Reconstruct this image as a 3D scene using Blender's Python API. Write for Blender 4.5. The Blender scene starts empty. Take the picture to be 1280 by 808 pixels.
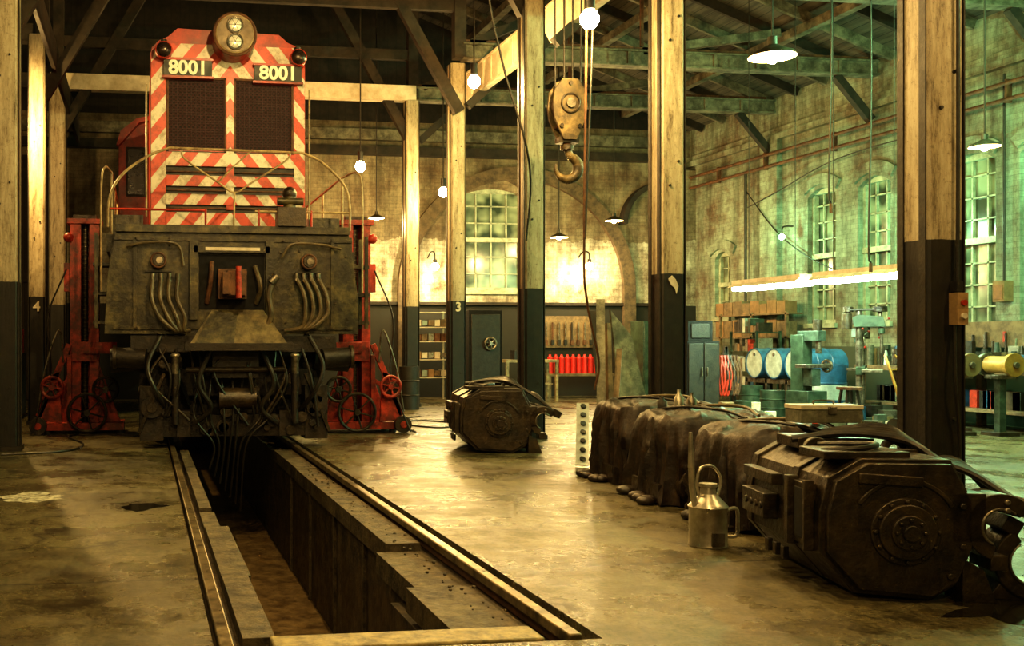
import bpy, bmesh, math, random
from mathutils import Vector, Matrix, Euler, noise
random.seed(7)
sc = bpy.context.scene
pi = math.pi

# ------------------------------------------------------------------ materials
def newmat(name):
    m = bpy.data.materials.new(name); m.use_nodes = True
    nt = m.node_tree
    return m, nt, nt.nodes['Principled BSDF']
def setc(sock, c): sock.default_value = (c[0], c[1], c[2], 1)
def ramp(nt, fac, stops):
    r = nt.nodes.new('ShaderNodeValToRGB')
    while len(r.color_ramp.elements) < len(stops): r.color_ramp.elements.new(0.5)
    for e, (p, c) in zip(r.color_ramp.elements, stops):
        e.position = p; e.color = (c[0], c[1], c[2], 1)
    nt.links.new(fac, r.inputs[0]); return r.outputs[0]
def noisen(nt, vec, scale, detail=5, rough=0.6):
    n = nt.nodes.new('ShaderNodeTexNoise'); n.inputs['Scale'].default_value = scale
    n.inputs['Detail'].default_value = detail; n.inputs['Roughness'].default_value = rough
    nt.links.new(vec, n.inputs['Vector']); return n.outputs['Fac']
def objc(nt):
    return nt.nodes.new('ShaderNodeTexCoord').outputs['Object']
def mix(nt, fac, a, b, mode='MIX'):
    n = nt.nodes.new('ShaderNodeMix'); n.data_type = 'RGBA'; n.blend_type = mode
    for s, v in ((n.inputs[0], fac), (n.inputs[6], a), (n.inputs[7], b)):
        if isinstance(v, (int, float)): s.default_value = v
        elif isinstance(v, tuple): s.default_value = (v[0], v[1], v[2], 1)
        else: nt.links.new(v, s)
    return n.outputs[2]
def math_(nt, op, a, b=None, c=None):
    n = nt.nodes.new('ShaderNodeMath'); n.operation = op
    for i, v in enumerate((a, b, c)):
        if v is None: continue
        if isinstance(v, (int, float)): n.inputs[i].default_value = v
        else: nt.links.new(v, n.inputs[i])
    return n.outputs[0]
def bump(nt, b, h, strength=0.3, dist=0.02):
    n = nt.nodes.new('ShaderNodeBump'); n.inputs['Strength'].default_value = strength
    n.inputs['Distance'].default_value = dist
    nt.links.new(h, n.inputs['Height']); nt.links.new(n.outputs[0], b.inputs['Normal'])

def mat(name, c1, c2=None, rough=0.6, metal=0.0, scale=6, bmp=0.15, lo=0.38, hi=0.62, dirt=0.0):
    m, nt, b = newmat(name)
    if c2 is None: c2 = tuple(x*0.6 for x in c1)
    co = objc(nt); n = noisen(nt, co, scale, 8, 0.7)
    col = ramp(nt, n, [(lo, c2), (hi, c1)])
    if dirt > 0:
        n2 = noisen(nt, co, scale*0.45, 10, 0.75)
        f = ramp(nt, n2, [(0.44, (0, 0, 0)), (0.58, (dirt,)*3)])
        col = mix(nt, f, col, (0.010, 0.008, 0.004))
    nt.links.new(col, b.inputs['Base Color'])
    n3 = noisen(nt, co, scale*2.3, 6)
    rr = math_(nt, 'MULTIPLY_ADD', n3, 0.5, rough-0.25)
    nt.links.new(rr, b.inputs['Roughness'])
    b.inputs['Metallic'].default_value = metal
    if bmp > 0: bump(nt, b, noisen(nt, co, scale*4, 6), bmp, 0.01)
    return m
def emis(name, c, s):
    m, nt, b = newmat(name)
    setc(b.inputs['Base Color'], c); setc(b.inputs['Emission Color'], c)
    b.inputs['Emission Strength'].default_value = s
    return m

def brickmat(name, axis, paint, brick, fac_lo, fac_hi, low=None, lowz=2.1, band=None):
    m, nt, b = newmat(name)
    co = objc(nt)
    sp = nt.nodes.new('ShaderNodeSeparateXYZ'); nt.links.new(co, sp.inputs[0])
    cb = nt.nodes.new('ShaderNodeCombineXYZ')
    nt.links.new(sp.outputs['Y' if axis == 'x' else 'X'], cb.inputs[0]); nt.links.new(sp.outputs['Z'], cb.inputs[1])
    def bt_(c):
        t = nt.nodes.new('ShaderNodeTexBrick'); nt.links.new(cb.outputs[0], t.inputs['Vector'])
        t.inputs['Scale'].default_value = 1; t.inputs['Brick Width'].default_value = 0.24
        t.inputs['Row Height'].default_value = 0.085; t.inputs['Mortar Size'].default_value = 0.007
        t.inputs['Mortar Smooth'].default_value = 0.3
        setc(t.inputs['Color1'], c); setc(t.inputs['Color2'], tuple(x*0.8 for x in c)); setc(t.inputs['Mortar'], tuple(x*0.7 for x in c))
        return t
    bt = bt_(brick); bp = bt_(paint)
    pc = bp.outputs[0]
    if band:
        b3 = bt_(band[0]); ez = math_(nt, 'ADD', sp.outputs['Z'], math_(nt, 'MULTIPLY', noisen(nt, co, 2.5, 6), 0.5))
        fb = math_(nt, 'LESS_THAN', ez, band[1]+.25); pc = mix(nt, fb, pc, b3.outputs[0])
    n = noisen(nt, co, 1.1, 12, 0.75)
    f = ramp(nt, n, [(fac_lo, (0, 0, 0)), (fac_hi, (1, 1, 1))])
    col = mix(nt, f, bt.outputs[0], pc)
    mp = nt.nodes.new('ShaderNodeMapping'); mp.inputs['Scale'].default_value = (2.5, 2.5, 0.3)
    nt.links.new(co, mp.inputs[0])
    g = ramp(nt, noisen(nt, mp.outputs[0], 1.4, 9, 0.7), [(0.36, (0.3, 0.29, 0.25)), (0.60, (1, 1, 1))])
    col = mix(nt, 0.8, col, g, 'MULTIPLY')
    g2 = ramp(nt, noisen(nt, co, 7.0, 8, 0.8), [(0.38, (0.45, 0.43, 0.37)), (0.54, (1, 1, 1))])
    col = mix(nt, 0.6, col, g2, 'MULTIPLY')
    if low:
        f2 = math_(nt, 'LESS_THAN', sp.outputs['Z'], lowz)
        col = mix(nt, f2, col, low)
    nt.links.new(col, b.inputs['Base Color'])
    b.inputs['Roughness'].default_value = 0.8
    bump(nt, b, bp.outputs['Fac'], -0.5, 0.012)
    return m

def floormat():
    m, nt, b = newmat('worn_concrete')
    co = objc(nt)
    big = noisen(nt, co, 0.5, 14, 0.76)
    col = ramp(nt, big, [(0.36, (0.036, 0.028, 0.013)), (0.46, (0.088, 0.073, 0.036)), (0.54, (0.135, 0.115, 0.060)), (0.66, (0.20, 0.175, 0.10))])
    mp = nt.nodes.new('ShaderNodeMapping'); mp.inputs['Scale'].default_value = (2.0, 0.8, 1); nt.links.new(co, mp.inputs[0])
    med = ramp(nt, noisen(nt, mp.outputs[0], 4.5, 14, 0.85), [(0.42, (0.32, 0.30, 0.25)), (0.54, (1.05, 1.05, 1.0))])
    col = mix(nt, 0.65, col, med, 'MULTIPLY')
    fine = ramp(nt, noisen(nt, co, 38, 6, 0.85), [(0.40, (0.25, 0.24, 0.20)), (0.56, (1.25, 1.25, 1.2))])
    col = mix(nt, 0.8, col, fine, 'MULTIPLY')
    oiln = noisen(nt, co, 1.3, 10, 0.72)
    oil = ramp(nt, oiln, [(0.575, (0, 0, 0)), (0.64, (0.75,)*3)])
    col = mix(nt, oil, col, (0.014, 0.011, 0.006))
    spn = ramp(nt, noisen(nt, co, 7.5, 8, 0.8), [(0.655, (0, 0, 0)), (0.67, (0.8,)*3)])
    col = mix(nt, spn, col, (0.42, 0.38, 0.26))
    mpn = nt.nodes.new('ShaderNodeTexNoise'); mpn.inputs['Scale'].default_value = 1.6; mpn.inputs['Detail'].default_value = 8
    nt.links.new(co, mpn.inputs['Vector'])
    av = nt.nodes.new('ShaderNodeVectorMath'); av.operation = 'MULTIPLY_ADD'
    nt.links.new(mpn.outputs['Color'], av.inputs[0]); av.inputs[1].default_value = (0.8, 0.8, 0); nt.links.new(co, av.inputs[2])
    vo = nt.nodes.new('ShaderNodeTexVoronoi'); vo.feature = 'DISTANCE_TO_EDGE'; vo.inputs['Scale'].default_value = 0.24
    nt.links.new(av.outputs[0], vo.inputs['Vector'])
    cr = ramp(nt, vo.outputs['Distance'], [(0.0, (0.9,)*3), (0.005, (0, 0, 0))])
    col = mix(nt, cr, col, (0.012, 0.01, 0.006))
    sp = nt.nodes.new('ShaderNodeSeparateXYZ'); nt.links.new(co, sp.inputs[0])
    jj = math_(nt, 'ADD', sp.outputs['Y'], math_(nt, 'MULTIPLY', noisen(nt, co, 3), 0.05))
    jy = math_(nt, 'LESS_THAN', math_(nt, 'FRACT', math_(nt, 'MULTIPLY', math_(nt, 'ADD', jj, 0.95), 1/3.3)), 0.008)
    col = mix(nt, math_(nt, 'MULTIPLY', jy, 0.85), col, (0.010, 0.008, 0.005))
    nt.links.new(col, b.inputs['Base Color'])
    rr = ramp(nt, oiln, [(0.40, (0.52,)*3), (0.50, (0.32,)*3), (0.60, (0.18,)*3)])
    nt.links.new(rr, b.inputs['Roughness'])
    bump(nt, b, noisen(nt, co, 22, 10, 0.8), 0.45, 0.012)
    return m

def stripemat(name, period=0.34, red=(0.52, 0.045, 0.016), white=(0.60, 0.55, 0.42)):
    m, nt, b = newmat(name)
    co = objc(nt)
    sp = nt.nodes.new('ShaderNodeSeparateXYZ'); nt.links.new(co, sp.inputs[0])
    ax = math_(nt, 'ABSOLUTE', math_(nt, 'SUBTRACT', sp.outputs['X'], 0.02))
    s = math_(nt, 'SUBTRACT', ax, math_(nt, 'MULTIPLY', sp.outputs['Z'], -0.8))
    st = math_(nt, 'GREATER_THAN', math_(nt, 'FRACT', math_(nt, 'MULTIPLY', s, 1/period)), 0.5)
    col = mix(nt, st, red, white)
    g = ramp(nt, noisen(nt, co, 6, 12, 0.8), [(0.40, (0.35, 0.28, 0.2)), (0.52, (1, 1, 1))])
    col = mix(nt, 0.75, col, g, 'MULTIPLY')
    nt.links.new(col, b.inputs['Base Color']); b.inputs['Roughness'].default_value = 0.4
    return m
def meshmat():
    m, nt, b = newmat('radiator_mesh')
    co = objc(nt)
    ck = nt.nodes.new('ShaderNodeTexChecker'); ck.inputs['Scale'].default_value = 36
    nt.links.new(co, ck.inputs['Vector'])
    setc(ck.inputs['Color1'], (0.038, 0.008, 0.010)); setc(ck.inputs['Color2'], (0.007, 0.003, 0.003))
    nt.links.new(ck.outputs[0], b.inputs['Base Color']); b.inputs['Roughness'].default_value = 0.8
    return m
def woodplank(name, c1, c2, axis='Y', w=0.18):
    m, nt, b = newmat(name)
    co = objc(nt)
    mp = nt.nodes.new('ShaderNodeMapping')
    sc_ = (6, 0.5, 6) if axis == 'Y' else (0.5, 6, 6)
    if axis == 'Z': sc_ = (6, 6, 0.5)
    mp.inputs['Scale'].default_value = sc_
    nt.links.new(co, mp.inputs[0])
    col = ramp(nt, noisen(nt, mp.outputs[0], 1.5, 7, 0.65), [(0.35, c2), (0.62, c1)])
    sp = nt.nodes.new('ShaderNodeSeparateXYZ'); nt.links.new(co, sp.inputs[0])
    src = sp.outputs['X'] if axis in ('Y', 'Z') else sp.outputs['Y']
    gap = math_(nt, 'LESS_THAN', math_(nt, 'FRACT', math_(nt, 'MULTIPLY', src, 1/w)), 0.07)
    col = mix(nt, gap, col, (0.004, 0.004, 0.003))
    nt.links.new(col, b.inputs['Base Color']); b.inputs['Roughness'].default_value = 0.8
    return m
def columnmat():
    m, nt, b = newmat('column_paint')
    co = objc(nt)
    sp = nt.nodes.new('ShaderNodeSeparateXYZ'); nt.links.new(co, sp.inputs[0])
    mp = nt.nodes.new('ShaderNodeMapping'); mp.inputs['Scale'].default_value = (6, 6, 0.9)
    nt.links.new(co, mp.inputs[0])
    cream = ramp(nt, noisen(nt, mp.outputs[0], 1.6, 14, 0.8), [(0.38, (0.08, 0.055, 0.026)), (0.46, (0.27, 0.22, 0.135)), (0.56, (0.38, 0.33, 0.22)), (0.7, (0.47, 0.42, 0.30))])
    sm = ramp(nt, noisen(nt, co, 22, 9, 0.85), [(0.38, (0.25, 0.2, 0.14)), (0.46, (1, 1, 1))])
    cream = mix(nt, 0.6, cream, sm, 'MULTIPLY')
    blk = ramp(nt, noisen(nt, co, 9, 8, .75), [(0.4, (0.004, 0.003, 0.002)), (0.75, (0.016, 0.012, 0.007))])
    ez = math_(nt, 'ADD', sp.outputs['Z'], math_(nt, 'MULTIPLY', noisen(nt, co, 12), 0.02))
    f = math_(nt, 'GREATER_THAN', ez, 2.0)
    col = mix(nt, f, blk, cream)
    nt.links.new(col, b.inputs['Base Color']); b.inputs['Roughness'].default_value = 0.55
    bump(nt, b, noisen(nt, mp.outputs[0], 6), 0.3, 0.01)
    return m

WHT = mat('dirty_white', (0.60, 0.55, 0.42), (0.4, 0.35, 0.25), 0.5)
BLK = mat('grease_black', (0.020, 0.015, 0.008), (0.006, 0.005, 0.003), 0.55, 0.0, 9, 0.3)
BLKM = mat('oily_cast_iron', (0.046, 0.031, 0.014), (0.009, 0.006, 0.003), 0.38, 0.1, 7, 0.7)
TRK = mat('dark_running_gear', (0.022, 0.015, 0.008), (0.004, 0.003, 0.002), 0.5, 0.05, 8, 0.5)  # near-black copy of the cast iron for the running gear
DKG = mat('grimy_green_black', (0.110, 0.090, 0.034), (0.016, 0.014, 0.006), 0.40, 0.0, 5.5, 0.5, 0.44, 0.62, dirt=0.85)
RED = mat('red_enamel', (0.50, 0.035, 0.014), (0.30, 0.022, 0.010), 0.38, 0, 5, 0.05, dirt=0.5)
REDJ = mat('jack_red', (0.58, 0.055, 0.024), (0.28, 0.024, 0.012), 0.42, 0, 7, 0.1, dirt=0.75)
CREAM = mat('rail_cream', (0.42, 0.33, 0.17), (0.14, 0.09, 0.045), 0.45, 0, 9)
STEEL = mat('worn_steel', (0.34, 0.30, 0.24), (0.10, 0.085, 0.06), 0.34, 0.85, 9)
GALV = mat('galvanised', (0.55, 0.51, 0.42), (0.3, 0.27, 0.21), 0.34, 0.8, 6, 0.1)
RAILT = mat('rail_top', (0.26, 0.20, 0.11), (0.05, 0.036, 0.018), 0.36, 0.6, 7)
RUST = mat('rust_brown', (0.14, 0.06, 0.024), (0.045, 0.02, 0.010), 0.7, 0.1, 8)
WOOD = mat('old_wood', (0.20, 0.135, 0.065), (0.075, 0.05, 0.024), 0.65, 0, 6)
WOODG = mat('grey_board', (0.24, 0.235, 0.16), (0.08, 0.08, 0.05), 0.65, 0, 5, dirt=0.7)
DWOOD = mat('dark_timber', (0.030, 0.021, 0.012), (0.009, 0.007, 0.004), 0.8, 0, 3)
BEAM = mat('sooty_painted_beam', (0.21, 0.19, 0.13), (0.07, 0.06, 0.038), 0.7, 0, 4.5, 0.2, dirt=0.6)
GIRD = mat('cream_girder', (0.66, 0.59, 0.44), (0.46, 0.39, 0.26), 0.6, 0, 4, dirt=.15)
RUB = mat('rubber_hose', (0.020, 0.016, 0.010), (0.009, 0.007, 0.005), 0.40, 0, 9, 0.05)
HOSE = mat('greasy_hose', (0.12, 0.09, 0.045), (0.04, 0.03, 0.015), 0.4, 0, 9, 0.05)
TARP = mat('oily_tarpaulin', (0.036, 0.019, 0.009), (0.008, 0.005, 0.003), 0.46, 0, 6, 0.6, dirt=0.6)
CONC = mat('pit_concrete', (0.12, 0.092, 0.048), (0.025, 0.018, 0.009), 0.7, 0, 8, 0.9)
CONCD = mat('pit_wall_grime', (0.095, 0.066, 0.032), (0.014, 0.010, 0.005), 0.6, 0, 5, 0.9)
PITF = mat('pit_floor_mud', (0.24, 0.165, 0.075), (0.08, 0.05, 0.022), 0.4, 0, 5, 0.5)
BLUE = mat('drum_blue', (0.03, 0.12, 0.24), (0.015, 0.06, 0.12), 0.4, 0, 6)
DRW = mat('drum_white', (0.50, 0.56, 0.50), (0.3, 0.34, 0.3), 0.4, 0, 6)
GRN = mat('machine_green', (0.045, 0.075, 0.045), (0.016, 0.028, 0.018), 0.4, 0.1, 6)
TEAL = mat('machine_teal', (0.075, 0.115, 0.085), (0.022, 0.035, 0.026), 0.4, 0.1, 7, dirt=.5)
YEL = mat('machine_yellow', (0.36, 0.20, 0.04), (0.19, 0.10, 0.02), 0.45, 0, 6)
CARD = mat('cardboard', (0.26, 0.155, 0.07), (0.15, 0.09, 0.04), 0.8, 0, 5, 0.05)
ORG = mat('drum_rust_orange', (0.25, 0.10, 0.03), (0.12, 0.045, 0.015), 0.5, 0, 5)
CANR = mat('canister_red', (0.60, 0.025, 0.018), (0.45, 0.02, 0.015), 0.35, 0, 5, 0)
STRIPE = stripemat('chevron_stripes')
RMESH = meshmat()
COLM = columnmat()
FLOORM = floormat()
BRX = brickmat('painted_brick_side', 'x', (0.31, 0.38, 0.28), (0.15, 0.10, 0.06), 0.36, 0.56, (0.06, 0.07, 0.045), 1.2)
BRY = brickmat('painted_brick_back', 'y', (0.27, 0.225, 0.14), (0.14, 0.085, 0.045), 0.36, 0.56, (0.014, 0.013, 0.008), 2.15, ((0.60, 0.56, 0.43), 3.7))  # pale band: whitewash, made whiter to carry the bracket-lamp glow
BARCH = mat('dark_arch_brick', (0.12, 0.085, 0.045), (0.05, 0.035, 0.02), 0.8, 0, 7)
ROOFW = woodplank('roof_boards', (0.080, 0.070, 0.048), (0.022, 0.019, 0.013), 'Y', 0.2)
ROOFD = woodplank('roof_boards_dark', (0.016, 0.012, 0.008), (0.006, 0.005, 0.003), 'Y', 0.2)  # darker copy of the roof boards, centre and left bays and gable
DOORW = woodplank('dark_door_boards', (0.03, 0.020, 0.011), (0.010, 0.007, 0.004), 'Z', 0.2)
def glassm():
    m, nt, b = newmat('night_window_glass')
    co = objc(nt)
    c = ramp(nt, noisen(nt, co, 1.7, 2), [(0.40, (0.03, 0.045, 0.03)), (0.62, (0.26, 0.32, 0.22))])  # paler green patches paint in the light on some panes
    nt.links.new(c, b.inputs['Base Color']); b.inputs['Roughness'].default_value = 0.18
    return m
GLASS = glassm()
CABG = mat('cab_glass', (0.02, 0.016, 0.010), (0.01, 0.008, 0.006), 0.3, 0, 5, 0)
FRAME = mat('window_frame_paint', (0.40, 0.44, 0.31), (0.19, 0.22, 0.15), 0.5, 0, 6)
HL = mat('headlight_glass', (0.85, 0.85, 0.76), (0.6, 0.6, 0.52), 0.3, 0.2, 10, 0)
REDG = mat('class_lamp_lens', (0.05, 0.03, 0.02), (0.02, 0.012, 0.01), 0.3, 0.3, 10, 0)
BULB = emis('sodium_bulb', (1.0, 0.74, 0.34), 200)
BULBW = emis('warm_bulb', (1.0, 0.82, 0.48), 110)
TUBE = emis('fluorescent_tube', (0.85, 1.0, 0.76), 26)
SHADE = mat('enamel_shade', (0.05, 0.04, 0.022), (0.02, 0.016, 0.009), 0.5)
SHADEW = emis('lit_shade_inside', (1.0, 0.74, 0.34), 6)
BOARDM = mat('number_board_black', (0.010, 0.016, 0.010), (0.006, 0.008, 0.005), 0.5, 0, 5, 0)
DIG = mat('number_cream', (0.78, 0.80, 0.66), (0.7, 0.72, 0.58), 0.5, 0, 5, 0)
SLAT = mat('slat', (0.042, 0.012, 0.012), rough=0.7)
VOID = mat('void', (0.002, 0.002, 0.002), rough=0.9)

# ------------------------------------------------------------------ mesh builder
def catmull(pts, n=6):
    P = [Vector(p) for p in pts]
    if len(P) < 3: return P
    P = [P[0]*2-P[1]] + P + [P[-1]*2-P[-2]]
    out = []
    for i in range(1, len(P)-2):
        for k in range(n):
            t = k/n; a, b, c, d = P[i-1], P[i], P[i+1], P[i+2]
            out.append(0.5*((2*b)+(c-a)*t+(2*a-5*b+4*c-d)*t*t+(3*b-a-3*c+d)*t**3))
    out.append(P[-2]); return out

class MB:
    def __init__(s, name, loc=(0, 0, 0), rz=0):
        s.name = name; s.loc = loc; s.rz = rz; s.bm = bmesh.new(); s.mats = []
    def mi(s, m):
        if m not in s.mats: s.mats.append(m)
        return s.mats.index(m)
    def add(s, vs, fs, m, M=None):
        k = s.mi(m)
        V = [s.bm.verts.new((M @ Vector(v)) if M is not None else v) for v in vs]
        for f in fs:
            try:
                F = s.bm.faces.new([V[i] for i in f]); F.material_index = k; F.smooth = True
            except ValueError: pass
    def box(s, c, d, m, rot=None):
        x, y, z = d[0]/2, d[1]/2, d[2]/2
        vs = [(-x,-y,-z),(x,-y,-z),(x,y,-z),(-x,y,-z),(-x,-y,z),(x,-y,z),(x,y,z),(-x,y,z)]
        fs = [(0,3,2,1),(4,5,6,7),(0,1,5,4),(1,2,6,5),(2,3,7,6),(3,0,4,7)]
        M = Matrix.Translation(c)
        if rot: M = M @ Euler(rot).to_matrix().to_4x4()
        s.add(vs, fs, m, M)
    def bx(s, x0, x1, y0, y1, z0, z1, m):
        s.box(((x0+x1)/2, (y0+y1)/2, (z0+z1)/2), (x1-x0, y1-y0, z1-z0), m)
    def beam(s, p, q, w, h, m):
        p = Vector(p); q = Vector(q); d = q-p; L = d.length; z = d.normalized()
        up = Vector((0, 0, 1)) if abs(z.z) < 0.95 else Vector((0, 1, 0))
        x = up.cross(z).normalized(); y = z.cross(x)
        M = Matrix.Translation((p+q)/2) @ Matrix((x, y, z)).transposed().to_4x4()
        X, Y, Z = w/2, h/2, L/2
        vs = [(-X,-Y,-Z),(X,-Y,-Z),(X,Y,-Z),(-X,Y,-Z),(-X,-Y,Z),(X,-Y,Z),(X,Y,Z),(-X,Y,Z)]
        fs = [(0,3,2,1),(4,5,6,7),(0,1,5,4),(1,2,6,5),(2,3,7,6),(3,0,4,7)]
        s.add(vs, fs, m, M)
    def cyl(s, p, q, r, m, r2=None, n=18):
        if r2 is None: r2 = r
        p = Vector(p); q = Vector(q); z = (q-p).normalized()
        x = z.orthogonal().normalized(); y = z.cross(x)
        vs = []
        for c, rr in ((p, r), (q, r2)):
            for i in range(n):
                a = 2*pi*i/n; vs.append(c+x*math.cos(a)*rr+y*math.sin(a)*rr)
        fs = [(i, (i+1) % n, n+(i+1) % n, n+i) for i in range(n)]
        fs += [tuple(range(n-1, -1, -1)), tuple(range(n, 2*n))]
        s.add(vs, fs, m)
    def tube(s, pts, r, m, n=8, sm=True, closed=False, k=6):
        P = catmull(pts, k) if sm else [Vector(p) for p in pts]
        L = len(P); vs = []; prev = None
        for i, p in enumerate(P):
            if closed: t = (P[(i+1) % L]-P[i-1]).normalized()
            else: t = (P[min(i+1, L-1)]-P[max(i-1, 0)]).normalized()
            if prev is None: x = t.orthogonal().normalized()
            else:
                x = prev - t*prev.dot(t)
                x = x.normalized() if x.length > 1e-5 else t.orthogonal().normalized()
            prev = x; y = t.cross(x)
            for j in range(n):
                a = 2*pi*j/n; vs.append(p+x*math.cos(a)*r+y*math.sin(a)*r)
        fs = []
        for i in range(L if closed else L-1):
            i2 = (i+1) % L
            for j in range(n): fs.append((i*n+j, i*n+(j+1) % n, i2*n+(j+1) % n, i2*n+j))
        if not closed: fs += [tuple(range(n-1, -1, -1)), tuple(range((L-1)*n, L*n))]
        s.add(vs, fs, m)
    def ring(s, c, ax, R, r, m, n=28):
        z = Vector(ax).normalized(); x = z.orthogonal().normalized(); y = z.cross(x); c = Vector(c)
        s.tube([c+x*math.cos(2*pi*i/n)*R+y*math.sin(2*pi*i/n)*R for i in range(n)], r, m, 8, False, True)
    def sph(s, c, r, m, sc3=(1, 1, 1), u=16, v=10):
        vs = [(c[0], c[1], c[2]+r*sc3[2])]; fs = []
        for i in range(1, v):
            th = pi*i/v
            for j in range(u):
                ph = 2*pi*j/u
                vs.append((c[0]+r*sc3[0]*math.sin(th)*math.cos(ph), c[1]+r*sc3[1]*math.sin(th)*math.sin(ph), c[2]+r*sc3[2]*math.cos(th)))
        vs.append((c[0], c[1], c[2]-r*sc3[2])); last = len(vs)-1
        for j in range(u):
            fs.append((0, 1+j, 1+(j+1) % u)); o = 1+(v-2)*u; fs.append((last, o+(j+1) % u, o+j))
        for i in range(v-2):
            for j in range(u): fs.append((1+i*u+j, 1+(i+1)*u+j, 1+(i+1)*u+(j+1) % u, 1+i*u+(j+1) % u))
        s.add(vs, fs, m)
    def prism(s, pts, ax, a, b, m):
        def P(p, t):
            return {'y': (p[0], t, p[1]), 'x': (t, p[0], p[1]), 'z': (p[0], p[1], t)}[ax]
        n = len(pts)
        vs = [P(p, a) for p in pts]+[P(p, b) for p in pts]
        fs = [tuple(range(n)), tuple(range(2*n-1, n-1, -1))]+[(i, n+i, n+(i+1) % n, (i+1) % n) for i in range(n)]
        s.add(vs, fs, m)
    def arc(s, c, R1, R2, a0, a1, t0, t1, m, ax='y', n=20):
        def P(r, a, t):
            u, w = c[0]+r*math.cos(a), c[1]+r*math.sin(a)
            return {'y': (u, t, w), 'x': (t, u, w), 'z': (u, w, t)}[ax]
        vs = []
        for i in range(n+1):
            a = a0+(a1-a0)*i/n
            vs += [P(R1, a, t0), P(R2, a, t0), P(R2, a, t1), P(R1, a, t1)]
        fs = []
        for i in range(n):
            o = 4*i
            for j in range(4): fs.append((o+j, o+(j+1) % 4, o+4+(j+1) % 4, o+4+j))
        fs += [(3, 2, 1, 0), (4*n, 4*n+1, 4*n+2, 4*n+3)]
        s.add(vs, fs, m)
    def lathe(s, c, prof, m, n=24):
        vs = []; fs = []
        for r, z in prof:
            for j in range(n):
                a = 2*pi*j/n; vs.append((c[0]+r*math.cos(a), c[1]+r*math.sin(a), c[2]+z))
        for i in range(len(prof)-1):
            for j in range(n): fs.append((i*n+j, i*n+(j+1) % n, (i+1)*n+(j+1) % n, (i+1)*n+j))
        s.add(vs, fs, m)
    def text(s, txt, c, size, m, rot=(pi/2, 0, 0), ext=0.004, off=0.02):
        cu = bpy.data.curves.new('t', 'FONT'); cu.body = txt; cu.size = size; cu.extrude = ext
        cu.align_x = 'CENTER'; cu.align_y = 'CENTER'; cu.offset = size*off
        o = bpy.data.objects.new('t', cu); sc.collection.objects.link(o)
        bpy.context.view_layer.update()
        me = bpy.data.meshes.new_from_object(o)
        me.transform(Matrix.Translation(c) @ Euler(rot).to_matrix().to_4x4())
        n0 = len(s.bm.faces); s.bm.from_mesh(me); s.bm.faces.ensure_lookup_table()
        k = s.mi(m)
        for f in s.bm.faces[n0:]: f.material_index = k
        bpy.data.objects.remove(o); bpy.data.meshes.remove(me)
    def done(s, bevel=0, ang=35, parent=None):
        bmesh.ops.recalc_face_normals(s.bm, faces=s.bm.faces)
        me = bpy.data.meshes.new(s.name); s.bm.to_mesh(me); s.bm.free()
        for m in s.mats: me.materials.append(m)
        try: me.set_sharp_from_angle(angle=math.radians(ang))
        except Exception: pass
        o = bpy.data.objects.new(s.name, me); sc.collection.objects.link(o)
        o.location = s.loc; o.rotation_euler = (0, 0, s.rz)
        if bevel:
            b = o.modifiers.new('bevel', 'BEVEL'); b.width = bevel; b.segments = 2; b.limit_method = 'ANGLE'; b.angle_limit = math.radians(50)
        if parent: o.parent = parent
        return o

# ------------------------------------------------------------------ dimensions
XL, XR, YB, YF = -9.4, 13.1, 23.6, -5.0
EAVE = 6.4; RIDGE = 10.5; XM = 1.85
def roofz(x): return RIDGE-abs(x-XM)*(RIDGE-EAVE)/(XR-XM)

# floor
f = MB('floor')
f.bx(XL, 0.29, YF, YB, -0.25, 0, FLOORM)
f.bx(1.96, XR, YF, YB, -0.25, 0, FLOORM)
f.bx(0.29, 1.96, YF, 4.25, -0.25, 0, FLOORM)
f.done()
p = MB('floor_inspection_pit')
p.bx(0.29, 0.5, 4.25, YB, -1.4, -0.085, CONCD)
p.bx(1.6, 1.96, 4.25, YB, -1.4, -0.09, CONCD)
p.bx(0.5, 1.6, 4.25, YB, -1.4, -1.21, PITF)
p.bx(0.5, 1.6, 4.0, 4.25, -1.4, -0.26, CONCD)
p.bx(0.29, 1.96, YB-.02, YB+.2, -1.4, -0.02, CONCD)
for (y0, y1, w, dz) in ((4.52, 5.75, .05, 0), (5.77, 7.35, .07, .01), (7.37, 8.1, .02, .03), (8.12, 10.4, .0, .0), (10.42, 12.6, .01, .01)):
    p.bx(0.425, 0.52+w, y0, y1, -0.11-dz, -0.012-dz, CONC)
for (y0, y1, w, dz) in ((4.52, 5.55, .20, .03), (5.57, 6.6, .13, .05), (6.62, 9.0, .06, .0), (9.02, 10.7, .05, .01), (10.72, 12.6, .05, .0)):
    p.bx(1.62-w, 1.79, y0, y1, -0.17-dz, -0.035-dz, CONC)
p.bx(1.44, 1.61, 4.52, 6.0, -1.21, -0.26, CONCD)
p.bx(1.54, 1.60, 6.05, 6.4, -1.21, -0.16, CONC)
for yy in (7.4, 8.6, 9.9, 11.2): p.bx(1.575, 1.605, yy, yy+.05, -1.21, -0.17, CONC)
for k in range(90):
    yy = random.uniform(4.6, 11); p.sph((random.uniform(1.60, 1.78), yy, -0.035), random.uniform(.005, .014), CONC, (1, 1.2, .7), 6, 4)
p.done(0.02)
b = MB('pit_end_timber'); b.bx(0.54, 1.72, 4.30, 4.50, -0.08, 0.0, mat('worn_edge_timber', (0.36, 0.28, 0.11), (0.11, 0.085, 0.035), 0.6, 0, 11)); b.done(0.01)
for X in (0.34, 1.84):
    r = MB('rail')
    r.bx(X-0.032, X+0.032, 4.26, YB-0.1, -0.03, 0.022, RAILT)
    r.bx(X-0.012, X+0.012, 4.26, YB-0.1, -0.085, -0.03, RUST)
    r.done(0.008)
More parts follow.
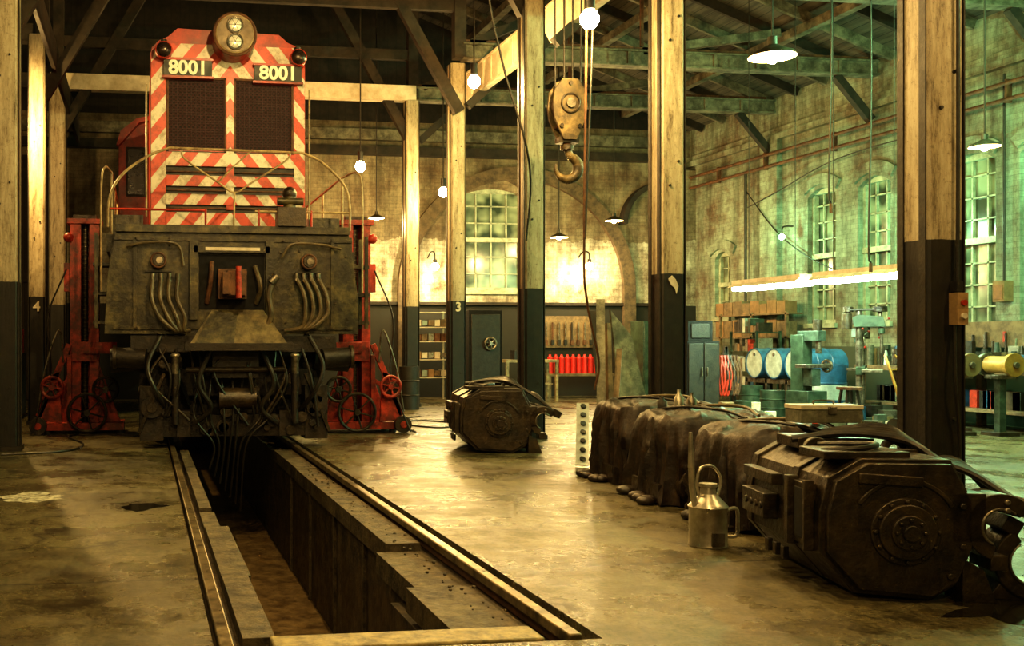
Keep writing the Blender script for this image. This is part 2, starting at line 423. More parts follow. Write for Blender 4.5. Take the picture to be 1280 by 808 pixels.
def blob(name, x, y, a, b_, m, seed, z=0.003):
    o = MB(name, (x, y, 0)); n = 40; vs = [(0, 0, z)]
    for i in range(n):
        t = 2*pi*i/n; q = 0.75+0.5*noise.noise(Vector((math.cos(t)*1.6+seed, math.sin(t)*1.6, seed)))+.2*noise.noise(Vector((math.cos(t)*5+seed, math.sin(t)*5, seed)))
        vs.append((a*q*math.cos(t), b_*q*math.sin(t), z))
    o.add(vs, [(0, 1+i, 1+(i+1) % n) for i in range(n)], m); o.done()
PUD = mat('oily_water', (0.020, 0.016, 0.008), (0.008, 0.006, 0.004), 0.28, 0, 3, 0)
for n_ in PUD.node_tree.nodes:
    if n_.type == 'BSDF_PRINCIPLED':
        for l_ in list(n_.inputs['Roughness'].links): PUD.node_tree.links.remove(l_)
        n_.inputs['Roughness'].default_value = 0.06
blob('lime_spill', -0.92, 8.8, 0.36, 0.36, mat('lime_dust', (0.50, 0.48, 0.36), (0.10, 0.085, 0.05), 0.7, 0, 16, .15, .42, .56), 2.2)
blob('oil_puddle', -0.02, 8.15, 0.22, 0.20, PUD, 5.1); blob('oil_puddle', 4.15, 4.45, 0.55, 0.35, PUD, 1.7)

# walls
WINS = [(22.15, 0.62, 1.85, 3.35), (18.63, 0.85, 1.65, 4.3), (17.15, 0.85, 1.65, 4.3), (14.9, 0.95, 1.5, 4.3), (13.5, 0.95, 1.5, 4.3), (10.5, 0.95, 1.5, 4.3), (9.1, 0.95, 1.5, 4.3)]
def wall_with_openings(name, m, fixed, t, axis, a0, a1, z1, ops):
    w = MB(name)
    def put(u0, u1, z0, z1_):
        if u1-u0 < 1e-4 or z1_-z0 < 1e-4: return
        if axis == 'x': w.bx(fixed, fixed+t, u0, u1, z0, z1_, m)
        else: w.bx(u0, u1, fixed, fixed+t, z0, z1_, m)
    cur = a0
    for (c, wd, z0, zt) in sorted(ops):
        put(cur, c-wd/2, 0, z1)
        put(c-wd/2, c+wd/2, 0, z0); put(c-wd/2, c+wd/2, zt, z1)
        rise = 0.16; n = 8
        for sgn in (-1, 1):
            pts = [(c+sgn*wd/2, zt)]
            for i in range(n+1):
                q = i/n; pts.append((c+sgn*wd/2*q, zt-rise*q*q))
            w.prism(pts, axis, fixed, fixed+t, m)
        cur = c+wd/2
    put(cur, a1, 0, z1)
    return w
w = wall_with_openings('wall_right', BRX, XR, 0.45, 'x', YF, YB+0.45, EAVE, WINS)
for (c, wd, z0, z1) in WINS:
    w.arc((c, z1-0.75), 0.72+0.1, 0.72+0.3, pi/2-0.62, pi/2+0.62, XR-0.05, XR+0.01, BRX, 'x', 14)
w.bx(XR-0.12, XR, YF, YB, 5.5, 5.62, BRX)
w.bx(XR-0.06, XR, YF, YB, 5.62, 5.75, BRX)
for yy in (20.2, 15.95, 12.1, 7.5): w.bx(XR-0.12, XR, yy-0.3, yy+0.3, 0, 5.5, BRX)
w.done()
def window(name, axis, fixed, c, wd, z0, z1, nx, nz, split=None):
    g = MB(name)
    def bxx(u0, u1, z0_, z1_, d0, d1, m):
        if axis == 'x': g.bx(fixed+d0, fixed+d1, u0, u1, z0_, z1_, m)
        else: g.bx(u0, u1, fixed+d0, fixed+d1, z0_, z1_, m)
    bxx(c-wd/2, c+wd/2, z0, z1, 0.2, 0.22, GLASS)
    for s_ in (-1, 1): bxx(c+s_*(wd/2-0.035)-0.035, c+s_*(wd/2-0.035)+0.035, z0, z1, 0.1, 0.2, FRAME)
    bxx(c-wd/2, c+wd/2, z0, z0+0.07, 0.1, 0.2, FRAME); bxx(c-wd/2, c+wd/2, z1-0.1, z1, 0.1, 0.2, FRAME)
    zm = split or (z0+z1)/2
    bxx(c-wd/2, c+wd/2, zm-0.05, zm+0.05, 0.08, 0.2, FRAME)
    for i in range(1, nx):
        u = c-wd/2+wd*i/nx; bxx(u-0.015, u+0.015, z0, z1, 0.15, 0.2, FRAME)
    for i in range(1, nz):
        z = z0+(z1-z0)*i/nz; bxx(c-wd/2, c+wd/2, z-0.013, z+0.013, 0.15, 0.2, FRAME)
    bxx(c-wd/2-0.05, c+wd/2+0.05, z0-0.09, z0-0.001, -0.06, 0.2, FRAME)
    g.done()
for i, (c, wd, z0, z1) in enumerate(WINS): window('window_%d' % (i+1), 'x', XR, c, wd, z0, z1, 3 if wd > .7 else 2, 8 if wd > .7 else 4)

BW = [(8.15, 1.5, 2.5, 4.9)]
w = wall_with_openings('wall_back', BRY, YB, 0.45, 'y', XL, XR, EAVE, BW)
w.arc((8.75, 2.5), 2.62, 2.92, 0, pi, YB-0.12, YB+0.01, BARCH, 'y', 40)
w.arc((8.15, 4.2), 0.95, 1.12, 0.45, pi-0.45, YB-0.06, YB+0.01, BARCH, 'y', 16)
for xx in (5.98, 11.52): w.bx(xx-0.15, xx+0.15, YB-0.12, YB+0.01, 0, 2.5, BARCH)
w.bx(12.3, XR, YB-0.3, YB, 0, 5.4, BRY)
w.arc((12.3, 4.1), 0.9, 1.02, pi/2, pi, YB-0.25, YB, DWOOD, 'y', 12)
w.done()
window('window_8', 'y', YB, 8.15, 1.5, 2.5, 4.9, 4, 6)
g = MB('wall_back_gable'); g.prism([(XL, EAVE), (XR, EAVE), (XM, RIDGE)], 'y', YB, YB+0.3, ROOFD); g.done()
g = MB('wall_left'); g.bx(XL-0.4, XL, YF, YB+.45, 0, EAVE, BRX); g.done()
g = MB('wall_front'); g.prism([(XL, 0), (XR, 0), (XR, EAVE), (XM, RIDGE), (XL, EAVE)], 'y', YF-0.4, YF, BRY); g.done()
t = MB('trim_1'); t.bx(XL, 12.25, YB-0.22, YB-0.01, 5.6, 5.8, DWOOD); t.bx(XL, 12.25, YB-0.16, YB-0.01, 5.95, 6.2, BEAM)
t.bx(2.8, 12.25, YB-0.08, YB-0.01, 2.15, 2.22, DWOOD); t.done()
d = MB('door_1'); d.bx(-5.2, -1.8, YB-0.14, YB-0.02, 0.01, 5.4, DOORW)
for zz in (0.5, 2.6, 4.9): d.bx(-5.2, -1.8, YB-0.2, YB-0.13, zz, zz+0.2, DWOOD)
d.bx(-3.54, -3.46, YB-0.2, YB-0.13, 0.02, 5.4, BLK); d.done()

# roof
c = MB('ceiling')
for (xa, xb, m) in ((XM, 5.4, ROOFD), (5.4, XR+0.4, ROOFW), (XL-0.4, XM, ROOFD)):
    c.add([(xa, YF-.4, roofz(xa)), (xb, YF-.4, roofz(xb)), (xb, YB+.4, roofz(xb)), (xa, YB+.4, roofz(xa)),
           (xa, YF-.4, roofz(xa)+.15), (xb, YF-.4, roofz(xb)+.15), (xb, YB+.4, roofz(xb)+.15), (xa, YB+.4, roofz(xa)+.15)],
          [(0, 1, 2, 3), (4, 7, 6, 5), (0, 4, 5, 1), (1, 5, 6, 2), (2, 6, 7, 3), (3, 7, 4, 0)], m)
c.done()
r = MB('roof_rafters')
for k in range(22):
    yy = 4.0+k*0.9
    for xa, xb, m in ((5.4, XR-0.05, DWOOD if k % 2 else BEAM), (XM, 5.3, DWOOD), (XL+0.05, XM, DWOOD)):
        if yy < YB-.1: r.beam((xa, yy, roofz(xa)-0.09), (xb, yy, roofz(xb)-0.09), 0.07, 0.17, m)
for xx in (7.4, 9.4, 11.4): r.beam((xx, 3, roofz(xx)-0.27), (xx, YB-.05, roofz(xx)-0.27), 0.16, 0.16, BEAM)
for xx in (3.6, XM, 0.2, -1.6, -4.5): r.beam((xx, 3, roofz(xx)-0.27), (xx, YB-.05, roofz(xx)-0.27), 0.18, 0.18, DWOOD)
r.done()
TY = (6.6, 10.2, 13.3, 17.1, 20.2)
for yy in TY:
    t = MB('roof_truss')
    t.bx(5.35, XR-0.02, yy-0.06, yy+0.06, 6.11, 6.33, BEAM); t.bx(5.35, XR-0.02, yy-0.12, yy+0.12, 6.33, 6.36, BEAM); t.bx(5.35, XR-0.02, yy-0.12, yy+0.12, 6.08, 6.11, BEAM)
    for k in range(9): t.bx(5.9+k*.8, 5.96+k*.8, yy-.1, yy-.06, 6.11, 6.33, BEAM)
    t.beam((5.5, yy, 6.36), (8.6, yy, roofz(8.6)-.3), 0.12, 0.14, DWOOD)
    t.beam((8.6, yy, 6.36), (8.6, yy, roofz(8.6)-.3), 0.05, 0.05, RUST)
    t.beam((8.6, yy, 6.36), (11.2, yy, roofz(11.2)-.3), 0.12, 0.14, BEAM)
    t.beam((5.45, yy, 5.3), (6.3, yy, 6.08), 0.12, 0.14, DWOOD)
    t.beam((XR-0.1, yy, 5.3), (12.3, yy, 6.08), 0.12, 0.14, DWOOD)
    t.beam((5.5, yy+.3, 6.45), (8.6, yy+1.7, roofz(8.6)-.3), 0.06, 0.06, RUST)
    t.bx(5.35, 12.9, yy-0.06, yy+0.06, 6.36, 6.42, RUST)
    if yy > 18: t.bx(-1.75, 5.35, yy-0.11, yy+0.11, 6.08, 6.38, GIRD)
    t.beam((5.3, yy, 5.2), (2.6, yy, roofz(2.6)-.3), 0.14, 0.18, DWOOD)
    t.beam((-1.6, yy, 5.2), (1.1, yy, roofz(1.1)-.3), 0.14, 0.18, DWOOD)
    t.beam((-1.6, yy, 7.0), (5.3, yy, 7.0), 0.12, 0.2, DWOOD)
    t.beam((5.3, yy, 6.1), (5.3, yy, roofz(5.3)-.2), 0.2, 0.2, DWOOD)
    t.beam((-1.6, yy, 6.1), (-1.6, yy, roofz(-1.6)-.2), 0.2, 0.2, DWOOD)
    t.bx(XL+0.02, -1.75, yy-0.11, yy+0.11, 6.08, 6.36, DWOOD)
    t.done()
g = MB('longitudinal_girder')
g.bx(5.68, 5.74, 5.0, 18.8, 5.60, 6.03, GIRD)
g.bx(5.65, 5.77, 5.0, 18.8, 6.03, 6.07, GIRD); g.bx(5.65, 5.77, 5.0, 18.8, 5.56, 5.60, GIRD)
for k in range(14): g.bx(5.66, 5.68, 5.5+k, 5.56+k, 5.60, 6.03, GIRD)
g.done(0.005)
g = MB('longitudinal_girder'); g.bx(-1.44, -1.38, 5.0, 23.0, 5.6, 6.05, DWOOD); g.done(0.005)

# columns
def column(x, y, w=0.35, txt=None, extra=None):
    c = MB('support_column', (x, y, 0))
    h = w/2; ch = 0.03
    pts = [(-h+ch, -h), (h-ch, -h), (h, -h+ch), (h, h-ch), (h-ch, h), (-h+ch, h), (-h, h-ch), (-h, -h+ch)]
    c.prism(pts, 'z', 0, 6.08, COLM)
    for sy in (-1, 1):
        for sx in (-1, 1):
            c.bx(min(sx*h, sx*(h+.010)), max(sx*h, sx*(h+.010)), min(sy*(h-0.07), sy*(h-.01)), max(sy*(h-0.07), sy*(h-.01)), 0, 6.07, BLK)
    for z in (0.5, 2.9, 4.4):
        c.cyl((-h*0.3, -h-0.015, z), (-h*0.3, -h, z), 0.013, BLK); c.cyl((h*0.4, -h-0.015, z+0.25), (h*0.4, -h, z+0.25), 0.013, BLK)
    c.bx(-h-0.03, h+0.03, -h-0.03, h+0.03, 0, 0.06, BLK)
    if txt: c.text(txt, (0, -h-0.006, 1.88 if txt == '3' else 1.83), 0.22, WHT)
    if extra == 'bird':
        c.prism([(-0.06, 1.93), (-0.02, 1.97), (0.02, 1.93), (0.05, 1.86), (0.03, 1.78), (0.01, 1.84), (-0.03, 1.87)], 'y', -h-0.012, -h-0.002, WHT)
    if extra == 'box':
        c.bx(0.02, 0.10, -h-0.08, -h, 1.40, 1.62, mat('switch_box', (0.35, 0.22, 0.10), (0.2, 0.13, 0.06), 0.5))
        c.cyl((0.06, -h-0.10, 1.55), (0.06, -h-0.08, 1.55), 0.02, RED); c.cyl((0.06, -h-0.1, 1.46), (0.06, -h-0.08, 1.46), 0.02, WHT)
        c.bx(0.03, 0.08, -h-0.06, -h, 1.63, 1.70, BLK)
        c.tube([(0.06, -h-0.03, 1.64), (0.065, -h-0.03, 3), (0.06, -h-0.03, 6.0)], 0.012, BLK)
        c.tube([(0.04, -h-0.03, 1.40), (0.02, -h-0.06, 1.0), (0.07, -h-0.04, 0.6), (0.05, -h-0.05, 0.1)], 0.010, RUB)
    return c.done()
column(-1.62, 12.69, 0.32); column(-1.65, 16.7, 0.25, '4')
column(5.34, 17.4, 0.26, '3'); column(5.27, 20.2, 0.27)
column(5.10, 13.25, 0.27); column(5.41, 10.2, 0.27, None, 'bird'); column(5.48, 6.6, 0.29, None, 'box')
column(-1.62, 20.2, 0.30); column(-1.62, 8.6, 0.30)

# ------------------------------------------------------------------ locomotive
L = MB('diesel_locomotive', (1.09, 12.6, 0))
L.prism([(-1.41, 2.67), (1.40, 2.67), (1.44, 2.4), (1.53, 1.80), (1.53, 1.38), (0.62, 1.38), (0.62, 1.28), (-0.6, 1.28), (-0.6, 1.38), (-1.56, 1.38), (-1.52, 2.09)], 'y', 0.0, 0.09, DKG)
L.bx(-1.42, 1.41, -0.05, 9.9, 2.60, 2.69, DKG)
L.bx(-1.55, 1.55, 0.5, 9.9, 2.40, 2.62, DKG)
L.bx(-1.5, -1.35, 0.1, 9.6, 1.75, 2.4, DKG); L.bx(1.35, 1.5, 0.1, 9.6, 1.75, 2.4, DKG)
L.bx(-0.6, 0.6, 0.1, 9.8, 1.4, 2.4, BLK)
for x in (-0.5, 0.42): L.bx(x-0.05, x+0.05, -0.07, 0.0, 1.55, 2.5, DKG)
L.bx(-0.5, 0.42, -0.07, 0.0, 2.36, 2.44, DKG)
L.bx(-0.43, 0.36, -0.015, 0.0, 1.68, 2.34, VOID)  # near-black plate paints in the shade of the coupler pocket
L.bx(-0.36, 0.3, -0.075, -0.072, 2.385, 2.425, WHT)
L.box((-0.04, -0.08, 1.98), (0.34, 0.16, 0.36), RUST); L.box((0.0, -0.2, 1.98), (0.22, 0.16, 0.30), RUST)
L.prism([(-0.1, 1.84), (0.10, 1.84), (0.12, 2.12), (0.02, 2.16), (-0.06, 2.10)], 'y', -0.30, -0.28, RUST)
L.box((-0.12, -0.27, 1.98), (0.10, 0.10, 0.26), RUST); L.cyl((0.02, -0.31, 1.80), (0.02, -0.31, 2.18), 0.035, REDJ)
L.tube([(-0.34, -0.02, 1.75), (-0.3, -0.1, 2.0), (-0.28, -0.05, 2.25)], 0.03, RUST)
L.tube([(0.26, -0.02, 1.75), (0.3, -0.12, 1.95), (0.24, -0.05, 2.2)], 0.03, HOSE)
L.add([(-0.28, -0.08, 1.67), (0.34, -0.08, 1.67), (0.60, -0.36, 1.26), (-0.56, -0.36, 1.26), (-0.28, 0, 1.67), (0.34, 0, 1.67), (0.60, 0, 1.2), (-0.56, 0, 1.2)],
      [(0, 1, 2, 3), (4, 7, 6, 5), (0, 4, 5, 1), (1, 5, 6, 2), (2, 6, 7, 3), (3, 7, 4, 0)], mat('worn_striker', (0.15, 0.12, 0.055), (0.035, 0.027, 0.013), 0.4, 0.3, 6))
L.add([(-0.28, -0.085, 1.66), (0.02, -0.14, 1.62), (-0.04, -0.37, 1.27), (-0.5, -0.37, 1.27)], [(0, 1, 2, 3)], DKG)
L.bx(-0.62, 0.66, -0.4, -0.3, 1.18, 1.27, TRK)
for x in (-1.2, 1.2): L.bx(x-0.02, x+0.02, -0.03, 0, 1.45, 2.55, DKG)
for z in (1.45, 2.52): L.bx(-1.45, 1.45, -0.02, 0.0, z-0.02, z+0.02, DKG)
for i in range(15):
    x = -1.38+i*0.197
    L.cyl((x, -0.03, 2.52), (x, 0, 2.52), 0.018, BLKM, n=8)
    if abs(x) > 0.6: L.cyl((x, -0.03, 1.45), (x, 0, 1.45), 0.018, BLKM, n=8)
for i in range(26):
    x = random.uniform(-1.4, 1.4); z = random.uniform(1.5, 2.5)
    if abs(x) > .55: L.cyl((x, -0.02, z), (x, 0, z), 0.014, BLKM, n=8)
for x in (-0.92, 0.90):
    L.cyl((x, -0.09, 2.26), (x, 0, 2.26), 0.10, BLKM); L.ring((x, -0.09, 2.26), (0, 1, 0), 0.085, 0.014, RUST); L.cyl((x, -0.11, 2.26), (x, -0.09, 2.26), 0.07, BLKM); L.cyl((x+0.01, -0.12, 2.26), (x+0.01, -0.11, 2.26), 0.04, STEEL)
    L.bx(x-0.16, x+0.16, -0.03, 0, 2.12, 2.14, BLK)
L.tube([(-1.3, -0.06, 2.42), (-1.05, -0.08, 2.47), (-0.7, -0.07, 2.45), (-0.62, -0.06, 2.2)], 0.016, HOSE)
L.tube([(1.3, -0.06, 2.42), (1.05, -0.08, 2.47), (0.7, -0.07, 2.47), (0.56, -0.06, 2.3)], 0.016, HOSE)
for i in range(4):
    x0 = -0.99+i*0.10
    L.cyl((x0, -0.1, 2.0), (x0, -0.1, 2.10), 0.028, STEEL); L.cyl((x0, 0, 2.08), (x0, -0.1, 2.08), 0.022, BLKM)
    L.tube([(x0, -0.10, 2.04), (x0-0.01, -0.14, 1.8), (x0+0.08, -0.18, 1.58), (-0.74+i*0.04, -0.16, 1.43), (-0.64+i*0.03, -0.1, 1.42)], 0.026, HOSE)
    x1 = 0.74+i*0.09
    L.cyl((x1, -0.1, 2.02), (x1, -0.1, 2.12), 0.028, STEEL); L.cyl((x1, 0, 2.1), (x1, -0.1, 2.1), 0.022, BLKM)
    L.tube([(x1, -0.10, 2.06), (x1+0.09, -0.15, 1.85), (x1+0.10, -0.18, 1.62), (0.80+i*0.04, -0.16, 1.46), (0.6+i*0.03, -0.1, 1.42)], 0.026, HOSE)
L.tube([(0.48, -0.1, 2.1), (0.40, -0.16, 1.85), (0.42, -0.18, 1.6), (0.33, -0.15, 1.38)], 0.034, HOSE)
L.cyl((0.5, -0.14, 2.08), (0.42, -0.14, 2.0), 0.05, STEEL)
L.bx(0.52, 0.86, -0.1, 0.2, 2.69, 2.92, BLKM); L.cyl((0.68, 0.05, 2.9), (0.68, 0.05, 3.10), 0.08, DKG); L.sph((0.68, 0.05, 3.10), 0.09, BLKM)
L.cyl((0.52, 0.0, 3.0), (0.84, 0.0, 3.0), 0.045, DKG)
# hood
hp = [(-1.01, 2.68), (1.01, 2.68), (1.01, 5.00), (0.99, 5.08), (0.90, 5.17), (0.78, 5.22), (0.66, 5.32), (-0.66, 5.35), (-0.78, 5.24), (-0.90, 5.18), (-0.99, 5.09), (-1.01, 5.00)]
L.prism(hp, 'y', 0.95, 7.2, RED)
fy = 0.95
L.prism([(-0.98, 4.93), (0.98, 4.93), (0.96, 5.05), (0.88, 5.15), (-0.88, 5.15), (-0.96, 5.05)], 'y', fy-0.012, fy, STRIPE)
for x0, x1 in ((-1.0, -0.81), (0.86, 1.0)): L.bx(x0, x1, fy-0.03, fy, 2.72, 4.93, STRIPE)
L.bx(-0.03, 0.07, fy-0.035, fy, 3.0, 4.72, STRIPE)
L.bx(-0.81, 0.86, fy-0.02, fy, 4.71, 4.93, STRIPE)
for x0, x1 in ((-0.79, -0.04), (0.08, 0.84)):
    L.bx(x0, x1, fy-0.012, fy, 3.78, 4.70, RMESH)
    L.bx(x0-0.01, x0+0.015, fy-0.03, fy, 3.76, 4.72, RUST); L.bx(x1-0.015, x1+0.01, fy-0.03, fy, 3.76, 4.72, RUST)
    L.bx(x0, x1, fy-0.03, fy, 4.69, 4.72, RUST)
    for i in range(26):
        z = 3.80+i*0.035; L.bx(x0+.01, x1-.01, fy-0.018, fy-0.012, z, z+0.009, SLAT)
    for i in range(12):
        x = x0+0.06*(i+1)
        if x < x1-0.02: L.bx(x, x+0.008, fy-0.02, fy-0.012, 3.8, 4.69, SLAT)
L.bx(-0.81, 0.86, fy-0.008, fy, 2.72, 3.76, BLK)
for z0, z1 in ((3.56, 3.74), (3.30, 3.44), (3.06, 3.20), (2.74, 2.96)): L.bx(-0.81, 0.86, fy-0.045, fy-0.005, z0, z1, STRIPE)
for z in (3.24, 3.48, 3.01): L.bx(-0.81, 0.86, fy-0.03, fy-0.004, z, z+0.02, RUST)
for x, zz in ((-0.53, 4.81), (0.64, 4.78)):
    L.bx(x-0.31, x+0.31, fy-0.11, fy-0.01, zz-0.11, zz+0.11, BOARDM)
    L.bx(x-0.33, x+0.33, fy-0.12, fy, zz+0.10, zz+0.13, RED); L.bx(x-0.33, x+0.33, fy-0.12, fy, zz-0.13, zz-0.10, RED)
    L.text('8001', (x, fy-0.115, zz), 0.25, DIG, off=0.03)
hx, hz = 0.05, 5.19
L.cyl((hx, 0.55, hz), (hx, 1.2, hz), 0.27, RED, n=32); L.ring((hx, 0.56, hz), (0, 1, 0), 0.265, 0.02, RUST)
L.ring((hx, 0.55, hz), (0, 1, 0), 0.235, 0.014, CREAM); L.cyl((hx, 0.53, hz), (hx, 0.56, hz), 0.235, mat('headlight_face', (0.16, 0.12, 0.07), (0.07, 0.05, 0.028), 0.45, 0.3), n=32)
for dz in (-0.105, 0.105):
    L.cyl((hx, 0.52, hz+dz), (hx, 0.55, hz+dz), 0.108, BOARDM, n=28)
    L.ring((hx, 0.52, hz+dz), (0, 1, 0), 0.10, 0.008, STEEL); L.sph((hx, 0.53, hz+dz), 0.085, HL, (1, 0.35, 1))
    for k in range(6):
        a = k*pi/3; L.cyl((hx, 0.498, hz+dz), (hx+.08*math.cos(a), 0.515, hz+dz+.08*math.sin(a)), 0.004, BOARDM, n=5)
for x, z in ((-0.84, 5.02), (0.90, 4.99)):
    L.cyl((x, 0.78, z), (x, 1.0, z), 0.11, RED); L.sph((x, 0.78, z), 0.10, REDG, (1, .7, 1)); L.ring((x, 0.78, z), (0, 1, 0), 0.10, 0.009, RED)
    L.cyl((x, 0.9, z+0.1), (x, 0.9, z+0.16), 0.04, BLK)
# cab
cp = [(-1.56, 2.6), (1.56, 2.6), (1.56, 4.95), (1.48, 5.2), (1.2, 5.42), (0.7, 5.52), (-0.7, 5.52), (-1.2, 5.42), (-1.48, 5.2), (-1.56, 4.95)]
L.prism(cp, 'y', 7.2, 9.0, RED)
for s_ in (-1, 1):
    L.bx(s_*1.24-0.18, s_*1.24+0.18, 7.17, 7.2, 4.02, 4.95, BLK); L.bx(s_*1.24-0.15, s_*1.24+0.15, 7.16, 7.18, 4.06, 4.91, CABG)
    L.bx(s_*1.56-0.01, s_*1.56+0.01, 7.5, 8.6, 4.1, 4.9, BLK)
L.prism([(-1.6, 4.95), (-1.52, 5.22), (-1.22, 5.46), (-0.7, 5.57), (0.7, 5.57), (1.22, 5.46), (1.52, 5.22), (1.6, 4.95), (1.55, 4.95), (1.18, 5.38), (0.7, 5.5), (-0.7, 5.5), (-1.18, 5.38), (-1.55, 4.95)], 'y', 7.0, 7.2, RED)
L.bx(-1.0, 1.0, 9.0, 9.9, 2.68, 4.7, RED)
L.bx(-1.52, -1.1, 1.2, 6.8, 2.68, 2.95, DKG); L.bx(1.1, 1.52, 1.2, 6.8, 2.68, 2.95, DKG)
for z in (1.5, 1.85, 2.2):
    for s_ in (-1, 1): L.bx(s_*1.6-0.1, s_*1.6+0.1, 0.15, 0.5, z, z+0.04, DKG)
for s_ in (-1, 1):
    L.bx(s_*1.66-0.02, s_*1.66+0.02, 0.12, 0.16, 1.45, 2.6, DKG); L.bx(s_*1.66-0.02, s_*1.66+0.02, 0.5, 0.54, 1.45, 2.6, DKG)
# handrails
R = 0.016
L.tube([(-1.52, 0.05, 2.66), (-1.50, 0.05, 3.0), (-1.36, 0.05, 3.28), (-1.05, 0.05, 3.52), (-0.78, 0.05, 3.63)], R, CREAM)
L.tube([(-0.78, 0.05, 3.63), (0.84, 0.05, 3.61)], R, CREAM, sm=False)
L.tube([(0.84, 0.05, 3.61), (1.08, 0.05, 3.5), (1.36, 0.05, 3.22), (1.43, 0.05, 2.95), (1.43, 0.05, 2.66)], R, CREAM)
L.tube([(-0.64, 0.05, 3.63), (-0.60, 0.05, 3.5), (-0.2, 0.03, 3.22), (0.0, 0.02, 3.1), (0.2, 0.03, 3.22), (0.62, 0.05, 3.5), (0.70, 0.05, 3.62)], 0.012, CREAM)
L.tube([(0.0, 0.02, 3.1), (-0.01, 0.03, 2.69)], 0.012, CREAM, sm=False); L.tube([(-0.2, 0.03, 3.22), (-0.01, 0.03, 3.42), (0.22, .03, 3.63)], 0.010, CREAM, sm=False)
L.tube([(0.25, 0.05, 2.88), (1.43, 0.05, 2.88)], 0.014, CREAM, sm=False); L.tube([(-1.5, 0.05, 2.88), (-0.35, 0.05, 2.88)], 0.014, RED, sm=False)
for x in (-0.35, 0.3, 0.95): L.cyl((x, 0.05, 2.67), (x, 0.05, 2.9), 0.014, RED)
for s_ in (-1, 1):
    L.tube([(s_*1.5, 0.9, 3.45), (s_*1.5, 7.0, 3.45)], R, CREAM, sm=False)
    for k in range(5): L.cyl((s_*1.5, 0.9+k*1.5, 2.65), (s_*1.5, 0.9+k*1.5, 3.45), R, CREAM)
    L.tube([(s_*1.60, 0.1, 1.9), (s_*1.60, 0.1, 3.1), (s_*1.56, 0.2, 3.4), (s_*1.5, 0.9, 3.45)], 0.013, CREAM)
    L.tube([(s_*1.06, 0.93, 2.9), (s_*1.06, 0.9, 4.6)], 0.012, CREAM, sm=False)
# trucks (bogies)
for y0 in (0.35, 6.4):
    for dy in (0.75, 2.75):
        yc = y0+dy
        L.cyl((-0.8, yc, 0.58), (0.8, yc, 0.58), 0.09, TRK)
        for s_ in (-1, 1):
            L.cyl((s_*0.70, yc, 0.58), (s_*0.82, yc, 0.58), 0.50, TRK, n=40); L.cyl((s_*0.67, yc, 0.58), (s_*0.70, yc, 0.58), 0.535, BLKM, n=40)
            L.box((s_*0.98, yc, 0.58), (0.26, 0.34, 0.34), TRK); L.cyl((s_*1.1, yc, 0.58), (s_*1.16, yc, 0.58), 0.12, TRK)
            L.bx(s_*0.9-0.06, s_*0.9+0.06, yc-0.7, yc-0.6, 0.35, 0.95, TRK)
    for s_ in (-1, 1):
        L.prism([(y0-0.05, 0.75), (y0+0.5, 1.05), (y0+3.0, 1.05), (y0+3.55, 0.75), (y0+3.5, 0.6), (y0+2.3, 0.75), (y0+1.2, 0.75), (y0, 0.6)], 'x', s_*0.98-0.07, s_*0.98+0.07, TRK)
        for dy in (1.4, 1.75, 2.1):
            for k in range(5): L.ring((s_*1.0, y0+dy, 0.42+k*0.07), (0, 0, 1), 0.11, 0.02, TRK, 14)
        L.bx(s_*1.0-0.15, s_*1.0+0.15, y0+1.2, y0+2.3, 0.3, 0.38, TRK)
    L.bx(-1.0, 1.0, y0-0.05, y0+0.10, 0.62, 0.95, TRK); L.bx(-1.1, 1.1, y0+1.4, y0+2.1, 0.7, 1.2, TRK)
    L.bx(-0.5, 0.5, y0+0.3, y0+1.3, 0.22, 1.0, TRK)
    L.bx(-1.15, 1.15, y0+0.2, y0+0.3, 0.15, 1.35, TRK)
for s_ in (-1, 1):
    L.cyl((s_*1.06, -0.05, 1.08), (s_*1.42, 0.02, 1.10), 0.12, TRK); L.cyl((s_*1.42, 0.02, 1.10), (s_*1.46, 0.02, 1.10), 0.14, BLKM)
    L.cyl((s_*1.05, 0.5, 1.08), (s_*1.5, 0.5, 1.05), 0.15, TRK)
    L.cyl((s_*0.72, -0.12, 0.90), (s_*0.72, -0.12, 1.12), 0.05, STEEL); L.sph((s_*0.72, -0.12, 1.12), 0.06, GALV, (1, 1, .6)); L.cyl((s_*0.72, -0.12, 0.30), (s_*0.72, -0.12, 0.90), 0.045, TRK)
    L.tube([(s_*0.3, -0.2, 1.2), (s_*0.45, -0.25, 0.8), (s_*0.3, -0.2, 0.5), (s_*0.5, -0.1, 0.3)], 0.03, RUB)
    L.tube([(s_*0.9, -0.1, 1.35), (s_*1.05, -0.22, 1.0), (s_*0.95, -0.25, 0.7), (s_*0.8, 0, 0.45)], 0.028, RUB)
    L.beam((s_*0.9, 0.05, 1.38), (s_*0.55, 0.3, 0.5), 0.08, 0.05, TRK)
    L.bx(s_*1.0-0.14, s_*1.0+0.14, -0.02, 0.35, 0.10, 0.75, TRK); L.bx(s_*0.62-0.08, s_*0.62+0.08, -0.05, 0.3, 0.14, 0.45, TRK)
    L.cyl((s_*1.0, -0.08, 0.5), (s_*1.0, -0.02, 0.5), 0.13, TRK); L.cyl((s_*1.0, -0.11, 0.5), (s_*1.0, -0.08, 0.5), 0.06, BLKM)
    L.beam((s_*0.85, -0.1, 0.9), (s_*1.15, -0.05, 0.2), 0.05, 0.04, BLKM)
L.bx(-1.25, 1.25, -0.02, 0.12, 1.16, 1.36, TRK)
L.cyl((-0.6, -0.15, 0.95), (0.6, -0.15, 0.95), 0.035, BLKM); L.bx(-0.28, 0.28, -0.12, 0.35, 0.85, 1.18, TRK)
L.bx(-0.95, 0.95, 0.0, 0.2, 0.14, 0.40, TRK); L.cyl((-0.2, -0.05, 0.6), (0.25, -0.05, 0.6), 0.13, BLKM)
